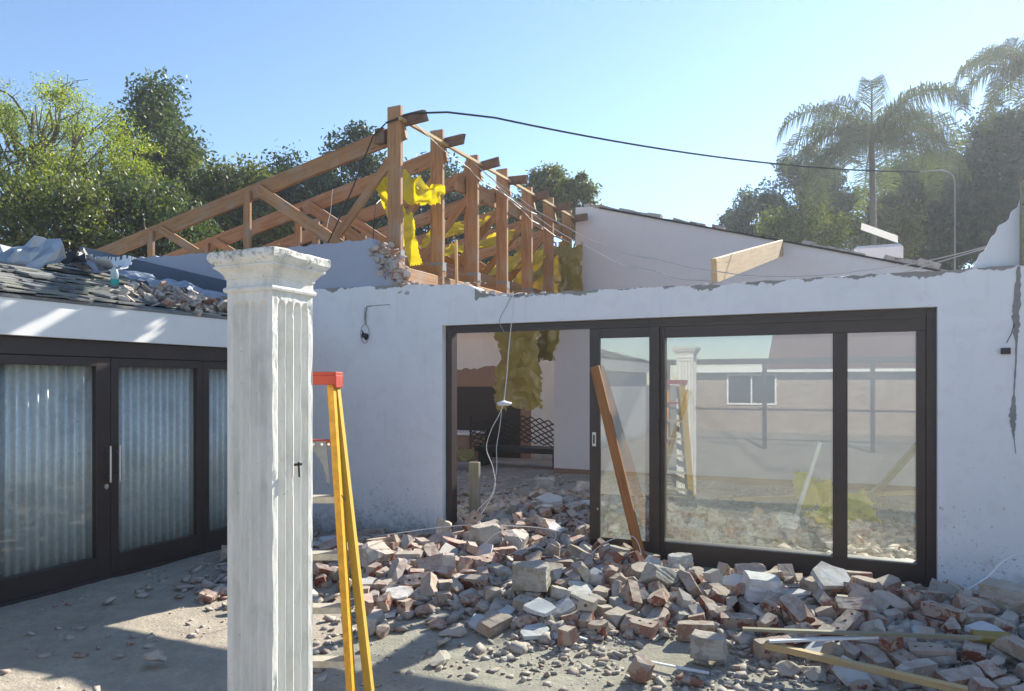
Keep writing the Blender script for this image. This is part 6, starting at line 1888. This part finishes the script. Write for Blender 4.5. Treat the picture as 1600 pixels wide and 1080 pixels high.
# planks and strips lying in front
def lay(name, a, b, w, h, mat, lab, cat): o = beam(name, a, b, w, h, M[mat]); tag(o, lab, cat); return o
lay('timber_batten', (-.454, 4.39, .14), (.50, 4.18, .12), .045, .035, 'pale_timber', 'yellowish timber batten lying foremost across the rubble at the bottom right', 'batten')
lay('white_trim', (-.58, 4.42, .20), (.62, 4.68, .24), .035, .016, 'white_trim' if 'white_trim' in M else 'weathered_timber', 'upper of two long pale trim strips lying across the rubble at right', 'trim strip')
lay('white_trim', (-.43, 4.36, .17), (.12, 4.60, .20), .03, .014, 'white_sheet', 'lower white trim strip lying across the rubble at right', 'trim strip')
lay('white_trim', (-1.12, 4.18, .02), (-.72, 4.12, .03), .02, .01, 'white_sheet', 'short white strip on the sunlit ground left of the big square block', 'trim strip')
lay('white_trim', (-1.75, 4.42, .03), (-1.50, 4.36, .025), .02, .01, 'white_sheet', 'short white strip on the ground further left in the yard', 'trim strip')

o = MB().tube([(.60, 4.84, .20), (.78, 4.88, .20)], .032, 14).build('foam_tube', M['olive_sheet'], smooth=False); tag(o, 'olive green foam tube end on the rubble by the right photo edge', 'foam tube')
# ---------------------------------------------------------------- house across the yard, behind the camera (seen mirrored in the panes)
YH = empty('brick_house', (2, -10, 0), 'brick house with white windows and brown roof mirrored in the glass door', 'house')
mbk = NT('brick_wall'); p = mbk.coord('World', (1, 1, 1)); s_ = mbk.sep(p); cmb = mbk.n('ShaderNodeCombineXYZ'); mbk.l(s_[0], cmb.inputs[0]); mbk.l(s_[2], cmb.inputs[1])
bt = mbk.n('ShaderNodeTexBrick'); mbk.l(cmb.outputs[0], bt.inputs[0]); bt.inputs['Color1'].default_value = (.34, .25, .19, 1); bt.inputs['Color2'].default_value = (.23, .16, .12, 1); bt.inputs['Mortar'].default_value = (.38, .35, .30, 1)
bt.inputs['Scale'].default_value = 1; bt.inputs['Brick Width'].default_value = .23; bt.inputs['Row Height'].default_value = .085; bt.inputs['Mortar Size'].default_value = .008
mbk.bsdf(bt.outputs[0], .9); M['brick_wall'] = mbk.m
MB().box((-5.5, -13.3, 0), (12, -13, 2.0)).build('wall', M['brick_wall'], YH)
MB().box((-5.7, -12.8, 2.002), (12.2, -12.6, 2.2)).build('fascia', M['fascia_paint'], YH)
MB().prism([(-12.55, 2.22), (-17, 4.9), (-17, 4.7), (-12.55, 2.12)], 'x', -2.6, 12.4).build('roof', M['brown_roof'], YH)
for x in (-3.9, 1.9, 7.6):
    w_ = MB().box((x-.06, -12.998, .9), (x, -12.94, 1.95)).box((x+1.5, -12.998, .9), (x+1.56, -12.94, 1.95)).box((x, -12.998, 1.89), (x+1.5, -12.94, 1.95)).box((x, -12.998, .9), (x+1.5, -12.94, .96)).box((x+.73, -12.998, .96), (x+.78, -12.94, 1.89)).build('window', M['fascia_paint'], YH)
    MB().box((x, -12.99, .96), (x+1.5, -12.98, 1.89)).build('pane', M['black_plastic'], w_)

PG = empty('patio_frame', (0, -6, 0), 'dark steel patio frame across the yard, mirrored in the panes', 'patio frame')
for x in (-4.4, -2.0, .4, 2.8, 5.2): MB().box((x-.05, -6.05, 0), (x+.05, -5.95, 2.1)).build('post', M['dark_frame'], PG)
MB().box((-4.6, -6.06, 2.1), (5.4, -5.94, 2.24)).box((-4.6, -6.03, .95), (5.4, -5.97, 1.0)).build('beam', M['dark_frame'], PG)
# ---------------------------------------------------------------- trees
def leafmesh(name, P, size, rg, asp=.45, droop=.3, up=.3):
    N = len(P); a = rg.normal(size=(N, 3)); a[:, 2] -= droop*1.2; a /= np.linalg.norm(a, axis=1)[:, None]
    b = rg.normal(size=(N, 3)); b -= (b*a).sum(1)[:, None]*a; b /= np.linalg.norm(b, axis=1)[:, None]
    L = size*rg.uniform(.6, 1.3, N)[:, None]
    V = np.stack([P, P+a*L*.5+b*L*asp*.5, P+a*L, P+a*L*.5-b*L*asp*.5], 1).reshape(-1, 3)
    me = bpy.data.meshes.new(name); me.vertices.add(4*N); me.vertices.foreach_set('co', V.astype(np.float32).ravel())
    me.loops.add(4*N); me.loops.foreach_set('vertex_index', np.arange(4*N, dtype=np.int32)); me.polygons.add(N); me.polygons.foreach_set('loop_start', np.arange(0, 4*N, 4, dtype=np.int32))
    me.update(calc_edges=True); return me
def tree(px, top, t, wpx, botv, kind, lab, seed, name='tree', nleaf=15000, clumps=46, leafsize=.16, clr=None, flat=1., hole=.0, grp=None, trunk_r=.16, asp=.45, spiky=0., cores=0):
    """px: where the crown's middle appears, t: metres ahead of the camera; heights and widths follow from the distance"""
    rg = np.random.default_rng(seed); rn = random.Random(seed)
    X = (px-800)/1156*t; Zt = 1.61+(600-top)/1156*t; Zb = 1.61+(600-botv)/1156*t; rad = wpx/2/1156*t
    base = c2w(X, t, 0); tr = empty(name, base, lab, 'tree', grp)
    C_ = []; cz = (Zt+Zb)/2; hz = (Zt-Zb)/2
    for i in range(clumps):
        while True:
            v = Vector((rn.uniform(-1, 1), rn.uniform(-1, 1), rn.uniform(-1, 1)))
            if .25 < v.length < 1: break
        v = v.normalized()*(v.length**.5)
        env = 1+.35*noise.noise(v*1.7+Vector((seed, 0, 0)))+spiky*noise.noise(v*5+Vector((0, seed, 0)))
        C_.append((Vector((base.x+v.x*rad*env*.86, base.y+v.y*rad*env*.7, cz+v.z*hz*env*.88)), rad*rn.uniform(.16, .32)*(clr or 1)))
    # limbs
    lm = MB(); zf = max(.6, Zb*.75+.2); p0 = Vector((base.x, base.y, -.1)); p1 = Vector((base.x+rn.uniform(-.3, .3), base.y, zf)); top_ = Vector((base.x+rn.uniform(-.4, .4), base.y, cz+hz*.4))
    trk = MB().tube([p0, p0.lerp(p1, .5)+Vector((rn.uniform(-.1, .1), 0, 0)), p1, p1.lerp(top_, .5)+Vector((rn.uniform(-.2, .2), 0, 0)), top_], trunk_r, 8, trunk_r*.25)
    trk.build('trunk', M['bark'], tr, smooth=True)
    for c, r_ in C_:
        s = p1.lerp(top_, rn.uniform(0, .85)); mid = s.lerp(c, .5)+Vector((rn.uniform(-.2, .2), rn.uniform(-.2, .2), rn.uniform(-.1, .35)))*rad*.5
        pl = []
        for q_ in range(9):
            tt = q_/8; b_ = s*(1-tt)**2+mid*2*tt*(1-tt)+c*tt*tt; pl.append(b_+noise.noise_vector(b_*1.1+Vector((seed, 0, 0)))*rad*.13*math.sin(tt*PI))
        lm.tube(pl, trunk_r*.26, 5, .01)
        for _ in range(2):
            e = c+Vector((rn.uniform(-1, 1), rn.uniform(-1, 1), rn.uniform(-.6, 1)))*r_; lm.tube([mid.lerp(c, .6), c.lerp(e, .4)+Vector((0, 0, .05)), e], .016, 4, .006)
    lm.build('branches', M['bark'], tr, fix=False)
    P = []; per = nleaf//clumps
    for c, r_ in C_:
        k = int(per*rn.uniform(.5, 1.5)); d = rg.normal(size=(k, 3)); d /= np.linalg.norm(d, axis=1)[:, None]
        rr_ = r_*rg.uniform(.0, 1, k)[:, None]**.42; q = d*rr_*np.array([1.15, 1.15, flat])*(1+.35*np.sin(d[:, :1]*5+seed)*np.cos(d[:, 1:2]*6)); P.append(np.array(c)+q)
    P = np.concatenate(P)
    link('crown', leafmesh('crown', P, leafsize, rg, asp), M[kind], tr)
    return tr
G = 'trees behind the wing on the left'
tree(40, 105, 20, 310, 345, 'feathery_leaf', 'tall feathery yellow green tree with open branches at the far left', 1, 'acacia_tree', 30000, 60, .085, flat=.42, asp=.3, clr=1.05)
tree(150, 190, 22, 300, 330, 'feathery_leaf', 'feathery yellow green tree spreading right in front of the dark glossy tree', 14, 'acacia_tree', 15000, 40, .09, flat=.4, asp=.3, clr=.8)
tree(243, 135, 25, 160, 420, 'glossy_leaf', 'tall pointed glossy dark tree above the left end of the trusses', 2, 'tall_tree', 26000, 70, .17, clr=1.3, spiky=.5)
tree(60, 275, 17, 260, 470, 'lit_leaf', 'low bushy tree below the feathery tree at the far left', 3, 'bushy_tree', 20000, 60, .12, clr=1.1)
tree(215, 285, 18.5, 240, 470, 'glossy_leaf', 'leafy shrub like tree behind the low end of the first rafter', 4, 'bushy_tree', 20000, 60, .13, clr=1.1)
tree(360, 238, 24, 170, 440, 'lit_leaf', 'rounded dark tree with sunlit tips left of the rafters', 5, 'round_tree', 22000, 70, .16, clr=1.15)
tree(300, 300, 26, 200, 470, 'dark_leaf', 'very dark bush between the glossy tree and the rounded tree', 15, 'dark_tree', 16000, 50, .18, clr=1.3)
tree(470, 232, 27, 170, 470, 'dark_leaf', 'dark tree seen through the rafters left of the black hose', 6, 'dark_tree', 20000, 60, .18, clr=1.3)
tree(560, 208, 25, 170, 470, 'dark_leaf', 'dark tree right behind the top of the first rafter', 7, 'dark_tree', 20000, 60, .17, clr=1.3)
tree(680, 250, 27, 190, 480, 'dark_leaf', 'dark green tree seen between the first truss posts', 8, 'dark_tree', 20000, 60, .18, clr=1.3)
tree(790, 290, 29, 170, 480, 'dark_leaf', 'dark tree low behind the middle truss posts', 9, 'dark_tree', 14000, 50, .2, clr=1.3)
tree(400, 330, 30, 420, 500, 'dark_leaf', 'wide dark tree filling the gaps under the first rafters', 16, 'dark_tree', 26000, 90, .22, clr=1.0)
tree(855, 252, 24, 80, 360, 'lit_leaf', 'light leafy tree top just right of the trusses', 10, 'leafy_tree', 9000, 34, .14, clr=1.3, spiky=.5)
tree(905, 275, 23, 66, 380, 'lit_leaf', 'smaller leafy tree top where the trusses meet the gable wall', 11, 'leafy_tree', 8000, 30, .14, clr=1.3, spiky=.5)
tree(1178, 285, 34, 110, 420, 'gum_leaf', 'thin open gum tree left of the palm', 20, 'gum_tree', 9000, 40, .2, clr=1.1, spiky=.6)
tree(1262, 238, 35, 150, 430, 'gum_leaf', 'taller gum tree just left of the palm trunk', 21, 'gum_tree', 16000, 52, .2, clr=1.1, spiky=.6)
tree(1235, 335, 28, 180, 420, 'lit_leaf', 'low sunlit bush behind the middle of the gable wall', 22, 'bushy_tree', 12000, 44, .15, clr=1.1)
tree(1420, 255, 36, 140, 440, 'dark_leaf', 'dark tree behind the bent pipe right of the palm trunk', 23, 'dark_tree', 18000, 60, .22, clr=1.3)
tree(1370, 320, 30, 130, 430, 'lit_leaf', 'pale green bush around the palm foot', 24, 'bushy_tree', 10000, 40, .16, clr=1.2)
tree(1572, 160, 30, 200, 440, 'gum_leaf', 'largest dark tree at the right edge of the photo', 25, 'large_tree', 34000, 90, .2, clr=1.25, spiky=.4)
tree(1470, 215, 33, 150, 440, 'dark_leaf', 'dark tree between the palm and the largest tree', 26, 'dark_tree', 22000, 64, .22, clr=1.3)
tree(1660, 200, 34, 200, 440, 'dark_leaf', 'dark tree just beyond the right edge of the photo', 27, 'dark_tree', 12000, 50, .24, clr=1.3)
def palm(px, v, t, L, seed, lab, n=22, trunk=.19):
    rn = random.Random(seed); X = (px-800)/1156*t; Z = 1.61+(600-v)/1156*t; b = c2w(X, t, 0); tr = empty('palm_tree', b, lab, 'palm tree')
    MB().tube([(b.x, b.y, -.1), (b.x+.1, b.y, Z*.5), (b.x, b.y, Z)], trunk, 10, trunk*.8).build('trunk', M['palm_bark'], tr, smooth=True)
    cr = MB()
    for i in range(n):
        az = i*2.4+rn.uniform(-.2, .2); el = R(66-80*(i/n)**1.1+rn.uniform(-8, 8)); LL = L*rn.uniform(.85, 1.1)
        p = Vector((b.x, b.y, Z)); pts = [p.copy()]; e = el; st = 22
        for k in range(st):
            d = Vector((math.cos(az)*math.cos(e), math.sin(az)*math.cos(e), math.sin(e))); p = p+d*LL/st; pts.append(p.copy()); e -= R(2.5+6.5*(k/st)**1.1)*(1.1 if el > 0 else .6)
        cr.tube(pts, .035, 4, .008)
        for k in range(2, st+1):
            for h in range(4):
                q = pts[k-1].lerp(pts[k], h/4); tn = (pts[k]-pts[k-1]).normalized(); sd = tn.cross(Vector((0, 0, 1))).normalized()
                ll = LL*.26*(1-.5*abs(k/st-.45))*rn.uniform(.8, 1.15)
                for s in (-1, 1):
                    w = (sd*s*rn.uniform(.5, 1)+tn*.55+Vector((0, 0, rn.uniform(-.1, .5)))).normalized(); m1 = q+w*ll*.5; m2 = m1+(w*.55+Vector((0, 0, -1.7))).normalized()*ll*.75
                    o = tn*.018; c = len(cr.v); cr.v += [q-o, q+o, m1+o, m1-o, m2]; cr.f += [(c, c+1, c+2, c+3), (c+3, c+2, c+4)]
    cr.build('fronds', M['palm_leaf'], tr, fix=False)
palm(1362, 222, 27, 4.0, 3, 'tall feathery palm above the right half of the gable wall', 24, .13)
palm(1612, 108, 27, 3.3, 8, 'palm top reaching in at the upper right corner of the photo', 16)

# ---------------------------------------------------------------- thin haze volume added to stand in for lens glare
hz_ = MB().box((-60, -40, -1.2), (60, 60, 19)).build('haze', None)
th = NT('haze'); pv = th.n('ShaderNodeVolumePrincipled'); pv.inputs['Color'].default_value = (.84, .91, 1, 1); pv.inputs['Density'].default_value = .0014; pv.inputs['Anisotropy'].default_value = .55
th.l(pv.outputs[0], th.out.inputs[1]); hz_.data.materials.append(th.m); tag(hz_, 'thin bright haze added for lens glare', 'haze', kind='stuff')
